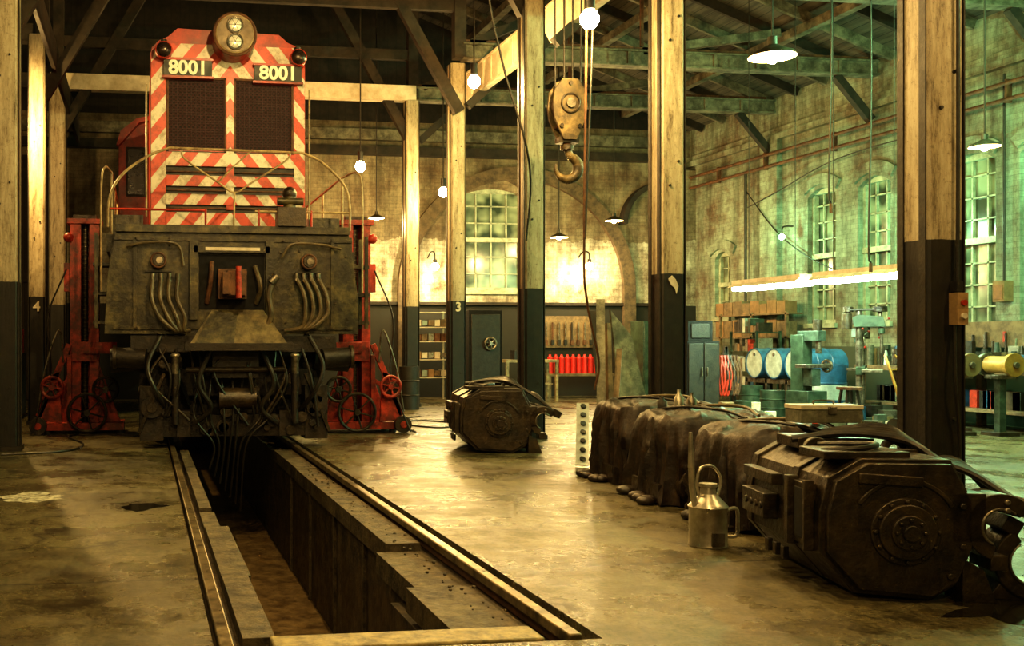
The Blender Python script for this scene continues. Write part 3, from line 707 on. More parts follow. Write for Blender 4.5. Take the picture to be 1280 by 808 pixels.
for i in range(7):
    x = -0.42+i*0.13
    L.tube([(x, 0.0, 0.85), (x+random.uniform(-.08, .08), -0.12, 0.4), (x*0.5-0.05, -0.1, 0.05), (x*0.5-0.1, -0.05+i*0.03, -0.25-0.09*i)], 0.014, RUB)
for i in range(26):
    x = random.uniform(-1, 1); z = random.uniform(0.2, 1.15)
    L.cyl((x, -0.08, z), (x, 0.05, z), random.uniform(0.03, 0.08), random.choice([TRK, BLKM, BLKM]), n=10)
for i in range(12):
    x = random.uniform(-1, 1); L.tube([(x, -0.05, 1.2), (x+random.uniform(-.2, .2), -0.16, random.uniform(.7, .9)), (x+random.uniform(-.3, .3), -0.12, random.uniform(.25, .5))], 0.015, random.choice([RUB, BLKM]))
L.done(0.006)

# ------------------------------------------------------------------ jacks
def spoked(o, c, R, m, ax=(0, 1, 0)):
    o.ring(c, ax, R, 0.022, m); z = Vector(ax).normalized(); x = z.orthogonal().normalized(); y = z.cross(x); c = Vector(c)
    o.cyl(c-z*0.04, c+z*0.04, 0.045, m)
    for i in range(6):
        a = 2*pi*i/6; d = x*math.cos(a)+y*math.sin(a); o.cyl(c, c+d*R, 0.013, m, n=6)
def jack(x, y, s_, rz=0):
    j = MB('lifting_jack', (x, y, 0), rz)
    j.bx(-0.20, -0.05, -0.16, 0.16, 0.12, 2.95, REDJ); j.bx(0.07, 0.20, -0.16, 0.16, 0.12, 2.95, REDJ); j.bx(-0.2, 0.2, 0.1, 0.16, 0.12, 2.95, REDJ)
    j.bx(-0.24, 0.24, -0.2, 0.2, 2.95, 3.02, REDJ); j.bx(-0.16, 0.16, -0.12, 0.12, 3.02, 3.08, BLKM)
    j.cyl((0, 0, 0.15), (0, 0, 2.95), 0.04, BLKM)
    for k in range(44): j.ring((0, 0, 0.3+k*0.06), (0, 0, 1), 0.042, 0.008, STEEL, 12)
    j.box((0, -0.05, 1.15), (0.34, 0.34, 0.28), REDJ); j.box((-s_*0.2+0, -0.2, 1.2), (0.5, 0.16, 0.16), REDJ)
    j.bx(-0.55, 0.55, -0.32, 0.32, 0.05, 0.15, REDJ)
    for dx in (-.5, .5):
        for dy in (-.25, .25): j.cyl((dx, dy, 0), (dx, dy, 0.06), 0.05, BLK)
    j.prism([(-0.5, 0.15), (-0.2, 0.95), (-0.2, 0.15)], 'y', -0.03, 0.03, REDJ); j.prism([(0.5, 0.15), (0.2, 0.95), (0.2, 0.15)], 'y', -0.03, 0.03, REDJ)
    ox = s_*0.62
    j.beam((s_*0.2, -0.3, 1.25), (ox, -0.3, 0.25), 0.06, 0.08, REDJ); j.beam((s_*0.2, -0.3, 1.1), (s_*0.2, -0.3, 0.1), 0.06, 0.08, REDJ)
    j.beam((s_*0.2, -0.3, 0.75), (ox*0.85, -0.3, 0.55), 0.05, 0.06, REDJ)
    j.prism([(s_*0.3, 0.15), (s_*0.62, 0.2), (s_*0.52, 0.8), (s_*0.34, 0.86)], 'y', -0.33, -0.27, REDJ)
    j.box((s_*0.45, -0.34, 0.62), (0.22, 0.12, 0.26), REDJ); j.cyl((s_*0.45, -0.44, 0.62), (s_*0.45, -0.34, 0.62), 0.10, BLKM)
    spoked(j, (s_*0.42, -0.48, 0.66), 0.14, REDJ); spoked(j, (-s_*0.05, -0.42, 0.30), 0.26, BLKM); spoked(j, (-s_*0.30, -0.36, 0.62), 0.17, BLKM)
    j.cyl((ox, -0.42, 0.12), (ox, -0.32, 0.12), 0.12, BLKM, n=24); j.cyl((ox, -0.44, 0.12), (ox, -0.42, 0.12), 0.05, REDJ)
    j.cyl((ox, 0.30, 0.12), (ox, 0.40, 0.12), 0.12, BLKM, n=24)
    j.beam((ox, -0.3, 0.2), (s_*0.5, 0.3, 0.2), 0.06, 0.06, REDJ)
    j.tube([(s_*0.28, -0.34, 1.0), (s_*0.34, -0.36, 1.45), (s_*0.52, -0.40, 0.9), (ox, -0.42, 0.3)], 0.014, STEEL)
    j.sph((s_*0.22, -0.2, 2.75), 0.07, REDJ); j.box((s_*0.24, 0.0, 2.2), (0.1, 0.2, 0.4), REDJ)
    j.tube([(s_*0.25, -0.2, 2.3), (s_*0.5, -0.3, 1.6), (s_*0.45, -0.35, 0.8), (s_*0.7, -0.5, 0.02)], 0.012, RUB)
    return j.done(0.006)
jack(-0.83, 15.1, -1)
jR = jack(3.0, 14.7, 1)
cb = MB('floor_cable'); cb.tube([(-1.6, 12.1, 0.012), (-0.9, 12.4, 0.012), (-0.75, 13.2, 0.012), (-1.0, 14.2, 0.012), (-0.9, 14.6, 0.02)], 0.012, RUB); cb.done()
cb = MB('floor_cable'); cb.tube([(3.8, 14.3, 0.012), (3.9, 15.6, 0.012), (4.4, 16.4, 0.012), (4.9, 15.6, 0.012), (4.3, 15.0, 0.012), (3.9, 16.2, 0.012), (4.7, 17.4, 0.012)], 0.012, RUB); cb.done()

# ------------------------------------------------------------------ traction motors
def motor(x, y, rz, W=0.8, Ln=1.15, H=0.70):
    m = MB('traction_motor', (x, y, 0), rz)
    h = W/2
    prof = [(-h*0.55, 0.03), (h*0.45, 0.0), (h*0.8, 0.08), (h, 0.26), (h, 0.50), (h*0.72, H), (-h*0.45, H), (-h*0.9, H*0.86), (-h, 0.62*H), (-h, 0.22)]
    m.prism(prof, 'y', 0.05, Ln, BLKM)
    inner = [(a*0.93, 0.03+b_*0.93) for a, b_ in prof]
    m.prism(inner, 'y', 0.0, 0.06, BLKM)
    m.prism([(a*1.03, b_*1.02) for a, b_ in prof], 'y', 0.40, 0.47, BLKM)
    m.prism([(a*1.03, b_*1.02) for a, b_ in prof], 'y', Ln-0.12, Ln-0.04, BLKM)
    cz = 0.35
    for r, a, b_ in ((0.165, -0.02, 0.01), (0.135, -0.045, -0.01), (0.085, -0.065, -0.04), (0.04, -0.085, -0.06)):
        m.cyl((0.02, a, cz), (0.02, b_, cz), r, BLKM, n=36)
    for i in range(12):
        a = 2*pi*i/12; m.cyl((0.02+0.148*math.cos(a), -0.04, cz+0.148*math.sin(a)), (0.02+0.148*math.cos(a), -0.015, cz+0.148*math.sin(a)), 0.011, BLKM, n=6)
    for i in range(8):
        a = 2*pi*i/8; m.cyl((0.02+0.065*math.cos(a), -0.08, cz+0.065*math.sin(a)), (0.02+0.065*math.cos(a), -0.06, cz+0.065*math.sin(a)), 0.010, BLKM, n=6)
    for a, b_ in inner[2:5]:
        m.cyl((a*0.86, -0.015, 0.04+b_*0.88), (a*0.86, 0.0, 0.04+b_*0.88), 0.016, BLKM, n=8)
    m.box((-0.05, -0.005, H*0.86), (0.3, 0.03, 0.05), BLKM, (0, 0.06, 0)); m.arc((0.02, cz), 0.24, 0.262, 0.5, 2.6, -0.012, 0.01, BLKM)
    m.bx(-h-0.03, -h+0.02, 0.14, 0.42, 0.24, 0.56, BLKM); m.bx(-h-0.035, -h+0.01, 0.18, 0.30, 0.27, 0.53, VOID)  # black block paints in the shade inside the access opening
    m.bx(-h-0.06, -h, 0.32, 0.37, 0.22, 0.58, BLKM); m.bx(-h-0.05, -h, 0.12, 0.15, 0.22, 0.58, BLKM)
    m.bx(-h-0.08, -h, 0.62, 0.98, 0.30, 0.44, BLKM); m.bx(-h-0.06, -h, 0.55, 1.02, 0.50, 0.56, BLKM)
    for yy in (0.66, 0.74, 0.82, 0.90): m.cyl((-h-0.09, yy, 0.37), (-h-0.07, yy, 0.37), 0.02, BLKM, n=8)
    for yy in (0.5, 0.62, 0.74): m.box((-h-0.01, yy, 0.14), (0.03, 0.05, 0.07), BLKM)
    m.box((-0.12, 0.25, H+0.01), (0.42, 0.3, 0.04), BLKM, (0, 0, 0.05)); m.box((-0.05, 0.8, H+0.02), (0.4, 0.34, 0.06), BLKM)
    m.arc((-0.2, H), 0.03, 0.065, 0, pi, 0.5, 0.54, BLKM); m.arc((0.2, H), 0.03, 0.065, 0, pi, 0.5, 0.54, BLKM)
    for k in range(5):
        o = k*0.042
        m.tube([(-0.28+o, 0.66+o*.6, H+0.04), (-0.02, 0.60+o, H+0.08), (0.22, 0.45+o, H+0.06+o*.3), (h+0.0, 0.36+o, H*0.94), (h+0.12, 0.26+o, 0.60+o*.3), (h+0.22, 0.12+o*.6, 0.50-o*.2)], 0.020, RUB)
    m.tube([(-0.2, 0.5, H+0.03), (0.0, 0.3, H+0.05), (-0.1, 0.15, H+0.045), (-0.3, 0.2, H+0.02)], 0.015, RUB)
    cx, cz2 = h+0.11, 0.375
    for y0, y1 in ((0.0, 0.20), (Ln-0.28, Ln-0.06)):
        m.arc((cx, cz2), 0.095, 0.165, math.radians(30), math.radians(255), y0, y1, BLKM, n=26)
        m.box((cx+0.15, (y0+y1)/2, cz2+0.085), (0.11, y1-y0, 0.075), BLKM, (0, 0.5, 0))
        m.box((cx-0.01, (y0+y1)/2, cz2-0.175), (0.08, y1-y0, 0.075), BLKM)
        m.box((h-0.04, (y0+y1)/2, 0.42), (0.16, y1-y0, 0.24), BLKM)
        m.arc((cx, cz2), 0.084, 0.097, math.radians(45), math.radians(245), y0-0.006, y1-0.01, STEEL, n=20)
        for zz in (0.50, 0.46): m.cyl((cx+0.02, y0-0.02, zz), (cx+0.02, y0, zz), 0.014, STEEL, n=8)
    m.arc((cx, cz2), 0.105, 0.16, math.radians(100), math.radians(260), 0.2, Ln-0.28, BLKM, n=14)
    m.bx(h-0.12, h+0.02, 0.2, Ln-0.2, 0.04, 0.2, BLKM)
    m.prism([(h-0.06, 0.0), (h+0.10, 0.0), (h+0.04, 0.16), (h-0.06, 0.22)], 'y', 0.02, 0.2, BLKM)
    return m.done(0.008)
motor(3.68, 4.63, math.radians(-14), 0.72, 1.15, 0.70)
motor(4.02, 11.5, math.radians(-10), 0.84, 1.15, 0.74)
a = MB('axle_bearing_cap', (4.34, 4.68, 0.0), math.radians(-20))
a.arc((0.05, 0.19), 0.12, 0.185, math.radians(120), math.radians(375), -0.14, 0.08, BLKM, n=26)
a.arc((0.05, 0.19), 0.108, 0.122, math.radians(125), math.radians(370), -0.145, 0.09, STEEL, n=26)
a.box((0.25, -0.03, 0.26), (0.10, 0.22, 0.07), BLKM, (0, -0.35, 0)); a.box((-0.05, -0.03, 0.37), (0.08, 0.22, 0.08), BLKM, (0, 0.5, 0))
a.prism([(-0.16, 0.0), (0.30, 0.0), (0.20, 0.07), (-0.10, 0.09)], 'y', -0.12, 0.08, BLKM)
a.done(0.008)

def tarp(x, y, w, l, h, rz, seed, tins=False):
    t = MB('tarpaulin_covered_motor', (x, y, 0), rz)
    n = 180; levels = 36; vs = []; fs = []
    for k in range(levels+1):
        q = k/levels
        for j in range(n):
            a = 2*pi*j/n; ca, sa = math.cos(a), math.sin(a)
            e = 5.0+1.5*noise.noise(Vector((seed, ca, sa))); rr = (abs(ca)**e+abs(sa)**e)**(-1/e)
            if q < 0.35:
                s_ = q/0.35; rad = 0.90*s_; z = h-0.04*s_**4
                px_, py_ = ca*rad*2.2, sa*rad*2.2
                rdg = 1-abs(noise.noise(Vector((px_*1.3+seed, py_*1.3, 1))))*2
                z += 0.04*noise.noise(Vector((px_+seed, py_, 3)))+0.03*max(0, rdg)**3
            else:
                s_ = (q-0.35)/0.65
                rad = 0.90+0.08*min(1, s_*3)**0.6+0.04*s_
                z0 = (h-0.04); z = z0*(1-s_)**1.02+0.012
                f1 = 1-2*abs(noise.noise(Vector((ca*3.0+seed*3, sa*3.0, s_*0.6))))
                f2 = 1-2*abs(noise.noise(Vector((ca*8.0+seed, sa*8.0, s_*1.0+5))))
                rad += (0.12*(f1**3-.3)+0.085*(f2**3-.3))*min(1, s_*2.2)
                z += (0.05*noise.noise(Vector((ca*3, sa*3+seed, s_*3))))*(1-s_)
                if s_ > .93: z += 0.05*max(0, noise.noise(Vector((ca*5, sa*5, seed))))
            vs.append((ca*rr*rad*w/2, sa*rr*rad*l/2, max(z, 0.004)))
    for k in range(levels):
        for j in range(n): fs.append((k*n+j, (k+1)*n+j, (k+1)*n+(j+1) % n, k*n+(j+1) % n))
    t.add(vs, fs, TARP)
    t.bx(-w/2-0.02, -w/2+0.3, -l*0.36, l*0.25, 0.0, 0.16, BLKM)
    t.cyl((-w*.3, -l/2-.04, .16), (-w*.3, -l/2+.2, .16), .13, BLKM)
    t.tube([(-.1, l*.45, h), (.1, l*.2, h+.04), (.25, -.1, h+.045), (.2, -l*.45, h)], .014, HOSE); t.tube([(-.3, l*.4, h-.01), (-.2, 0, h+.04), (0, -.3, h+.03), (.1, -l*.46, h-.02)], .012, RUB)
    if tins:
        for (a_, b_, bh, bm_) in ((-.15, .25, .17, GALV), (0, .36, .14, STEEL), (-.26, .34, .11, BLK)):
            t.lathe((a_, b_, h), [(0.001, 0), (0.04, 0), (0.04, bh*.6), (0.015, bh*.8), (0.015, bh), (0.001, bh)], bm_)
    for i in range(7): t.sph((-w/2-.02+random.uniform(-.1, .02), random.uniform(-.4, .3), .03), random.uniform(.04, .07), TARP, (1.2, 1.2, .6), 8, 5)
    return t.done(ang=60)
tarp(4.45, 6.82, 0.98, 1.05, 0.68, -0.12, 1.3)
tarp(4.58, 7.95, 1.05, 1.05, 0.71, -0.14, 4.1, True)
tarp(4.74, 9.12, 1.02, 1.05, 0.73, -0.10, 8.7)
tb = MB('metal_toolbox', (4.60, 6.52, 0.735), -0.12)
tb.bx(-0.21, 0.21, -0.11, 0.11, 0.0, 0.09, WOODG); tb.bx(-0.215, 0.215, -0.115, 0.115, 0.09, 0.12, WHT); tb.tube([(-0.07, 0, 0.12), (-0.06, 0, 0.145), (0.06, 0, 0.145), (0.07, 0, 0.12)], 0.006, STEEL); tb.bx(-0.03, 0.03, -0.122, -0.11, 0.06, 0.11, STEEL)
tb.done(0.005)
oc = MB('oil_can', (3.50, 6.08, 0))
oc.lathe((0, 0, 0), [(0.001, 0.0), (0.115, 0.0), (0.12, 0.01), (0.115, 0.03), (0.115, 0.24), (0.122, 0.25), (0.115, 0.26), (0.05, 0.33), (0.045, 0.37), (0.055, 0.375), (0.055, 0.395), (0.001, 0.40)], GALV, 32)
oc.tube([(-0.08, -0.02, 0.20), (-0.12, -0.03, 0.34), (-0.135, -0.04, 0.52)], 0.020, GALV); oc.cyl((-0.135, -0.04, 0.50), (-0.14, -0.04, 0.72), 0.020, GALV, 0.011)
oc.tube([(0.06, 0, 0.30), (0.085, 0, 0.42), (0.03, 0, 0.50), (-0.05, 0, 0.49), (-0.075, 0, 0.40), (-0.06, 0, 0.31)], 0.010, GALV)
oc.tube([(0.11, 0, 0.22), (0.19, 0, 0.23), (0.20, 0, 0.14), (0.19, 0, 0.06), (0.11, 0, 0.06)], 0.012, GALV)
oc.bx(-0.04, 0.04, -0.126, -0.11, 0.02, 0.10, STEEL)
oc.done()

# ------------------------------------------------------------------ crane hook block
HB = mat('hook_block_paint', (0.19, 0.135, 0.055), (0.05, 0.035, 0.015), 0.5, 0, 9, dirt=.5)
hk = MB('crane_hook_block', (4.44, 10.5, 0.06))
for ya, yb in ((-0.09, -0.06), (0.06, 0.09)):
    hk.prism([(-0.07, 3.36), (-0.17, 3.58), (-0.19, 3.72), (-0.17, 3.88), (-0.08, 4.00), (0.08, 4.00), (0.17, 3.88), (0.19, 3.72), (0.17, 3.58), (0.07, 3.36)], 'y', ya, yb, HB)
hk.cyl((0, -0.05, 3.74), (0, 0.05, 3.74), 0.17, BLKM, n=28); hk.cyl((0, -0.12, 3.74), (0, 0.12, 3.74), 0.05, STEEL); hk.ring((0, -0.1, 3.74), (0, 1, 0), 0.10, 0.01, BLKM)
for px_, pz_ in ((-.1, 3.5), (.1, 3.5), (0, 3.95)): hk.cyl((px_, -0.11, pz_), (px_, 0.11, pz_), 0.022, BLKM)
hk.cyl((0, 0, 3.25), (0, 0, 3.42), 0.045, RUST); hk.box((0, 0, 3.36), (0.22, 0.12, 0.06), BLKM); hk.cyl((0, 0, 3.26), (0, 0, 3.31), 0.07, BLKM)
pts = [(0, 0, 3.28), (0.03, 0, 3.20)]+[(0.0+0.125*math.cos(a), 0, 3.07+0.125*math.sin(a)) for a in [math.radians(v) for v in (50, 20, -15, -50, -90, -130, -165, -195)]]
P = catmull(pts, 5)
for i in range(len(P)-1):
    q = i/(len(P)-1); r_ = 0.034+0.022*math.sin(pi*min(1, q*1.2))-0.028*max(0, q-0.75)*3
    q2 = (i+1)/(len(P)-1); r2_ = 0.034+0.022*math.sin(pi*min(1, q2*1.2))-0.028*max(0, q2-0.75)*3
    hk.cyl(P[i], P[i+1], max(r_, .008), HB, max(r2_, .008), 14)
for x, tx in ((-0.13, -0.16), (-0.03, -0.05), (0.06, 0.08), (0.15, 0.2)): hk.tube([(x, 0, 3.8), (tx, 0, roofz(4.4)-0.35)], 0.010, BLK, sm=False)
hk.done(ang=50)
cr = MB('crane_rope'); cr.tube([(4.34, 9.75, roofz(4.2)-0.2), (4.33, 9.75, 5.0), (4.30, 9.75, 2.3), (4.35, 9.8, 1.7), (4.52, 9.9, 1.1), (4.50, 9.95, 0.80)], 0.013, RUST); cr.tube([(4.42, 9.75, roofz(4.2)-0.2), (4.40, 9.75, 5.0), (4.31, 9.75, 2.3)], 0.011, BLK); cr.done()
cr = MB('crane_rope'); cr.tube([(3.2, 10.6, roofz(3.2)-0.2), (3.55, 10.6, 5.5), (3.75, 10.6, 4.3), (4.1, 10.7, 3.2), (4.9, 12.9, 2.6)], 0.012, BLK); cr.done()

bd = MB('leaning_board'); bd.add([(5.42, 11.15, 0), (5.80, 11.10, 0), (5.66, 11.5, 1.35), (5.42, 11.55, 1.66), (5.42, 11.18, 0), (5.80, 11.14, 0), (5.66, 11.54, 1.35), (5.42, 11.59, 1.66)],
    [(0, 1, 2, 3), (4, 7, 6, 5), (0, 4, 5, 1), (1, 5, 6, 2), (2, 6, 7, 3), (3, 7, 4, 0)], WOODG)
bd.beam((5.35, 11.4, 0), (5.5, 11.8, 1.5), 0.05, 0.08, WOOD); bd.done()
ld = MB('leaning_timber'); ld.beam((4.62, 10.05, 0.02), (5.02, 10.95, 1.75), 0.09, 0.035, WOODG); ld.beam((4.74, 10.15, 0.02), (5.0, 11.1, 1.62), 0.07, 0.05, DWOOD); ld.beam((4.85, 10.3, 0.02), (5.22, 10.9, 1.2), 0.06, 0.04, WOOD)
ld.done()
st = MB('perforated_strip'); st.beam((4.44, 10.12, 0.02), (4.66, 10.6, 0.62), 0.13, 0.02, DRW)
for i in range(7): q = (i+.5)/7; st.cyl((4.44+.22*q, 10.11+.48*q, .035+.60*q), (4.44+.22*q, 10.10+.48*q, .047+.60*q), 0.03, BLK, n=10)
st.done()

# ------------------------------------------------------------------ lamps
HPS = (1.0, 0.64, 0.21); WARM = (1.0, 0.68, 0.25); GREEN = (0.42, 1.0, 0.46)
def light(name, loc, e, col, r=0.07, parent=None):
    l = bpy.data.lights.new(name, 'POINT'); l.energy = e; l.color = col; l.shadow_soft_size = r
    o = bpy.data.objects.new(name, l); sc.collection.objects.link(o)
    if parent: o.parent = parent; o.location = Vector(loc)-Vector(parent.location)
    else: o.location = loc
    return o
def bare_lamp(x, y, z, e, col=HPS):
    b = MB('sodium_lamp', (x, y, z))
    b.sph((0, 0, 0), 0.09, BULB, (1, 1, 1.1)); b.cyl((0, 0, 0.09), (0, 0, 0.26), 0.05, BLK); b.cyl((0, 0, 0.26), (0, 0, roofz(x)-z-0.01), 0.012, BLK, n=6)
    o = b.done(); light('lamp_light', (x, y, z-0.13), e, col, 0.035, o)
def pendant(x, y, z, R, e, col=WARM, bulb=None, nm='pendant_lamp'):
    b = MB(nm, (x, y, z))
    b.lathe((0, 0, 0), [(R, 0), (R*0.9, R*0.16), (R*0.45, R*0.36), (R*0.22, R*0.5), (R*0.2, R*0.85), (0.02, R*0.9)], SHADE, 28)
    b.lathe((0, 0, -0.004), [(R*0.97, 0), (R*0.87, R*0.14), (R*0.42, R*0.33), (0.01, R*0.42)], SHADEW if bulb is None else bulb, 28)
    b.sph((0, 0, 0.0), R*0.3, BULBW if bulb is None else bulb); b.cyl((0, 0, R*0.85), (0, 0, roofz(x)-z-0.01), 0.012, BLK, n=6)
    o = b.done(); light('lamp_light', (x, y, z-0.10-R*0.3), e, col, 0.05, o)
bare_lamp(4.20, 9.4, 4.36, 230); bare_lamp(4.72, 14.5, 5.05, 560); bare_lamp(5.7, 19.4, 4.17, 220)
bare_lamp(3.8, 18.1, 4.4, 400); bare_lamp(-1.95, 15.7, 4.7, 480)
pendant(7.77, 12.0, 4.85, 0.29, 190); pendant(10.8, 12.07, 3.82, 0.19, 40)
pendant(8.7, 21.0, 3.5, 0.19, 170); pendant(9.84, 20.8, 3.85, 0.19, 130); pendant(4.86, 21.5, 3.9, 0.17, 200)
pendant(-1.2, 5.5, 5.4, 0.29, 290); pendant(2.6, 3.6, 5.2, 0.29, 340); pendant(1.5, 8.4, 5.9, 0.29, 720); pendant(6.6, 4.0, 5.0, 0.29, 260); pendant(0.4, -1.5, 4.8, 0.29, 420)
GB = emis('mercury_bulb', (0.5, 1.0, 0.55), 20)
pendant(9.6, 10.6, 5.6, 0.29, 720, GREEN, GB); pendant(9.4, 7.6, 5.2, 0.29, 300, GREEN, GB)
for (x, z) in ((6.55, 3.0), (10.25, 3.05)):
    wl = MB('wall_bracket_lamp', (x, 22.95, z)); wl.sph((0, 0, 0), 0.09, BULBW); wl.cyl((0, 0, .06), (0, 0, .16), .045, BLK); wl.tube([(0, 0, 0.15), (0, 0.05, 0.32), (0, 0.35, 0.36), (0, 0.62, 0.25)], 0.015, BLK)
    o = wl.done(); light('lamp_light', (x, 22.85, z-0.12), 230, (1, .74, .34), 0.05, o)
for (y0, y1) in ((12.4, 14.25), (14.55, 16.4)):
    fl = MB('fluorescent_fixture', (10.0, 0, 0))
    fl.bx(-0.13, 0.13, y0, y1, 2.26, 2.32, WHT); fl.add([(-0.13, y0, 2.26), (-0.22, y0, 2.20), (-0.22, y1, 2.20), (-0.13, y1, 2.26)], [(0, 1, 2, 3)], WHT); fl.add([(0.13, y0, 2.26), (0.22, y0, 2.20), (0.22, y1, 2.20), (0.13, y1, 2.26)], [(0, 1, 2, 3)], WHT)
    for x in (-0.11, 0.0, 0.11): fl.cyl((x, y0+0.03, 2.18), (x, y1-0.03, 2.18), 0.04, TUBE, n=12)
    for yy in (y0+0.3, y1-0.3): fl.cyl((0, yy, 2.32), (0, yy, roofz(10)-0.02), 0.006, BLK, n=6)
    o = fl.done()
    l = bpy.data.lights.new('tube_light', 'AREA'); l.shape = 'RECTANGLE'; l.size = 0.2; l.size_y = 1.8; l.energy = 130; l.color = (0.62, 1.0, 0.64)
    lo = bpy.data.objects.new('tube_light', l); sc.collection.objects.link(lo); lo.parent = o; lo.location = (0, (y0+y1)/2, 2.13)
for (yy, z, e) in ((15.95, 3.3, 180), (12.3, 3.6, 220), (19.3, 3.4, 90)):
    wl = MB('wall_bracket_lamp', (12.70, yy, z)); wl.sph((0, 0, 0), 0.06, GB); wl.tube([(0, 0, 0.06), (0.03, 0, 0.2), (0.25, 0, 0.22)], 0.015, BLK); o = wl.done(); light('lamp_light', (12.3, yy, z-.1), e, (0.42, 1.0, 0.52), 0.05, o)

# ------------------------------------------------------------------ right side workshop
cols = [TEAL, BLUE, WHT, GRN, CARD, STEEL, REDJ, GALV, BLK, BLKM, BLKM, WOODG, DRW]
wb = MB('workbench')
wb.bx(12.0, 12.8, 12.45, 16.2, 0.82, 0.90, WOOD)
for yy in (12.5, 14.3, 16.1):
    for x in (12.06, 12.74): wb.bx(x-0.05, x+0.05, yy-0.05, yy+0.05, 0, 0.82, WOOD)
wb.bx(12.1, 12.75, 12.5, 16.1, 0.25, 0.3, WOOD)
for i in range(110):
    y = random.uniform(12.6, 16.1); x = random.uniform(12.1, 12.65); h = random.uniform(0.06, 0.40); m = random.choice(cols)
    if i % 2: wb.cyl((x, y, 0.90), (x, y, 0.90+h), random.uniform(0.02, 0.07), m, random.uniform(0.01, 0.06), 12)
    else: wb.box((x, y, 0.90+h/2), (random.uniform(.06, .18), random.uniform(.05, .16), h), m, (0, 0, random.random()))
for i in range(26):
    y = random.uniform(12.6, 16.0); wb.box((12.45, y, 0.3+0.13), (0.3, 0.14, 0.26), random.choice(cols))
for i in range(26):
    y = random.uniform(12.6, 16.0); z = random.uniform(1.3, 1.45); wb.cyl((12.86, y, z-.02-random.uniform(.1, .3)), (12.86, y, z), random.uniform(.008, .03), random.choice(cols), n=8)
wb.bx(12.9, 12.94, 12.5, 15.6, 1.2, 1.6, WOOD)
for yy in (12.55, 15.5): wb.bx(12.88, 12.94, yy-.03, yy+.03, 0, 1.6, WOOD)
wb.done(0.004)
rk2 = MB('parts_rack')
for yy in (18.9, 19.8):
    for x in (11.9, 12.4): rk2.bx(x-.02, x+.02, yy-.02, yy+.02, 0, 1.5, GRN)
for z in (0.3, 0.7, 1.1, 1.48):
    rk2.bx(11.88, 12.42, 18.88, 19.82, z-.02, z, GRN)
    for i in range(9):
        h = random.uniform(.1, .3); rk2.box((12.1, 18.95+i*0.095, z+h/2), (0.3, 0.085, h), random.choice(cols))
rk2.done()
def machine(x, y, s_=1.0, rz=0, m=GRN):
    d = MB('drill_press', (x, y, 0), rz)
    d.bx(-0.26, 0.26, -0.23, 0.25, 0, 0.1, m); d.cyl((0, 0.1, 0.1), (0, 0.1, 1.72*s_), 0.04, STEEL)
    d.box((0, -0.08, 0.85), (0.3, 0.28, 0.04), STEEL); d.box((0, 0.08, 0.85), (0.12, 0.12, 0.12), m)
    d.prism([(-0.26, 1.48*s_), (0.16, 1.48*s_), (0.18, 1.62*s_), (0.1, 1.66*s_), (-0.22, 1.63*s_)], 'x', -0.07, 0.07, m)
    d.cyl((0, 0.26, 1.45*s_), (0, 0.26, 1.68*s_), 0.07, BLKM); d.cyl((0, -0.2, 1.1*s_), (0, -0.2, 1.48*s_), 0.022, STEEL); d.cyl((0, -0.2, 1.38*s_), (0, -0.2, 1.46*s_), 0.045, m)
    d.cyl((0, -0.18, 1.70*s_), (0, -0.18, 1.78*s_), 0.10, BLKM); d.cyl((0, 0.24, 1.70*s_), (0, 0.24, 1.78*s_), 0.07, BLKM); d.bx(-0.07, 0.07, -.18, .24, 1.72*s_, 1.75*s_, BLK); d.cyl((0, -.18, 1.6*s_), (0, -.18, 1.7*s_), .03, STEEL); d.cyl((0, .24, 1.6*s_), (0, .24, 1.7*s_), .03, STEEL)
    for i in range(3):
        a = i*2.1+0.4; d.cyl((0.08, -0.15, 1.5*s_), (0.11, -0.15+0.18*math.cos(a), 1.5*s_+0.18*math.sin(a)), 0.009, STEEL, n=6); d.sph((0.11, -0.15+0.18*math.cos(a), 1.5*s_+0.18*math.sin(a)), 0.02, RED)
    return d.done(0.004)
machine(10.72, 14.2, 1.02, 0.9); machine(11.3, 15.1, 0.92, -0.9, TEAL)
mm = MB('milling_machine', (10.55, 15.35, 0), 0.2)
mm.bx(-0.2, 0.2, -0.2, 0.25, 0, 0.5, GRN); mm.bx(-0.1, 0.1, 0.0, 0.25, 0.5, 1.4, GRN); mm.box((0, -0.1, 0.9), (0.5, 0.22, 0.06), STEEL); mm.box((0, -0.05, 0.72), (0.18, 0.25, 0.28), TEAL)
mm.box((0, -0.08, 1.38), (0.16, 0.42, 0.16), TEAL); mm.cyl((0, -0.22, 1.1), (0, -0.22, 1.35), 0.045, STEEL); mm.cyl((0, -0.2, 1.46), (0, -0.2, 1.64), 0.07, BLKM); spoked(mm, (0.3, -0.1, 0.9), 0.09, STEEL, (1, 0, 0)); mm.done(0.006)
def drum(name, x, y, z, m, R=0.28, H=0.86, lying=False, top=None, band=None):
    d = MB(name, (x, y, z))
    prof = [(0.001, 0.02), (R-0.02, 0.02), (R-0.02, 0), (R, 0), (R, H*0.32), (R+0.012, H*0.335), (R, H*0.35), (R, H*0.65), (R+0.012, H*0.665), (R, H*0.68), (R, H), (R-0.02, H), (R-0.02, H-0.02), (0.001, H-0.02)]
    d.lathe((0, 0, 0), prof, m, 32)
    if top: d.cyl((0, 0, H-0.03), (0, 0, H-0.012), R-0.02, top, n=32); d.cyl((R*.6, 0, H-.02), (R*.6, 0, H+.005), 0.03, STEEL)
    if band: d.cyl((0, 0, H*0.36), (0, 0, H*0.64), R+0.004, band, n=32)
    o = d.done()
    if lying: o.rotation_euler = (0, -pi/2, 0)
    return o
rk = MB('drum_rack')
for yy in (16.68, 17.3, 17.92, 18.54):
    for x in (11.5, 12.2): rk.bx(x-0.03, x+0.03, yy-0.03, yy+0.03, 0, 0.60, STEEL)
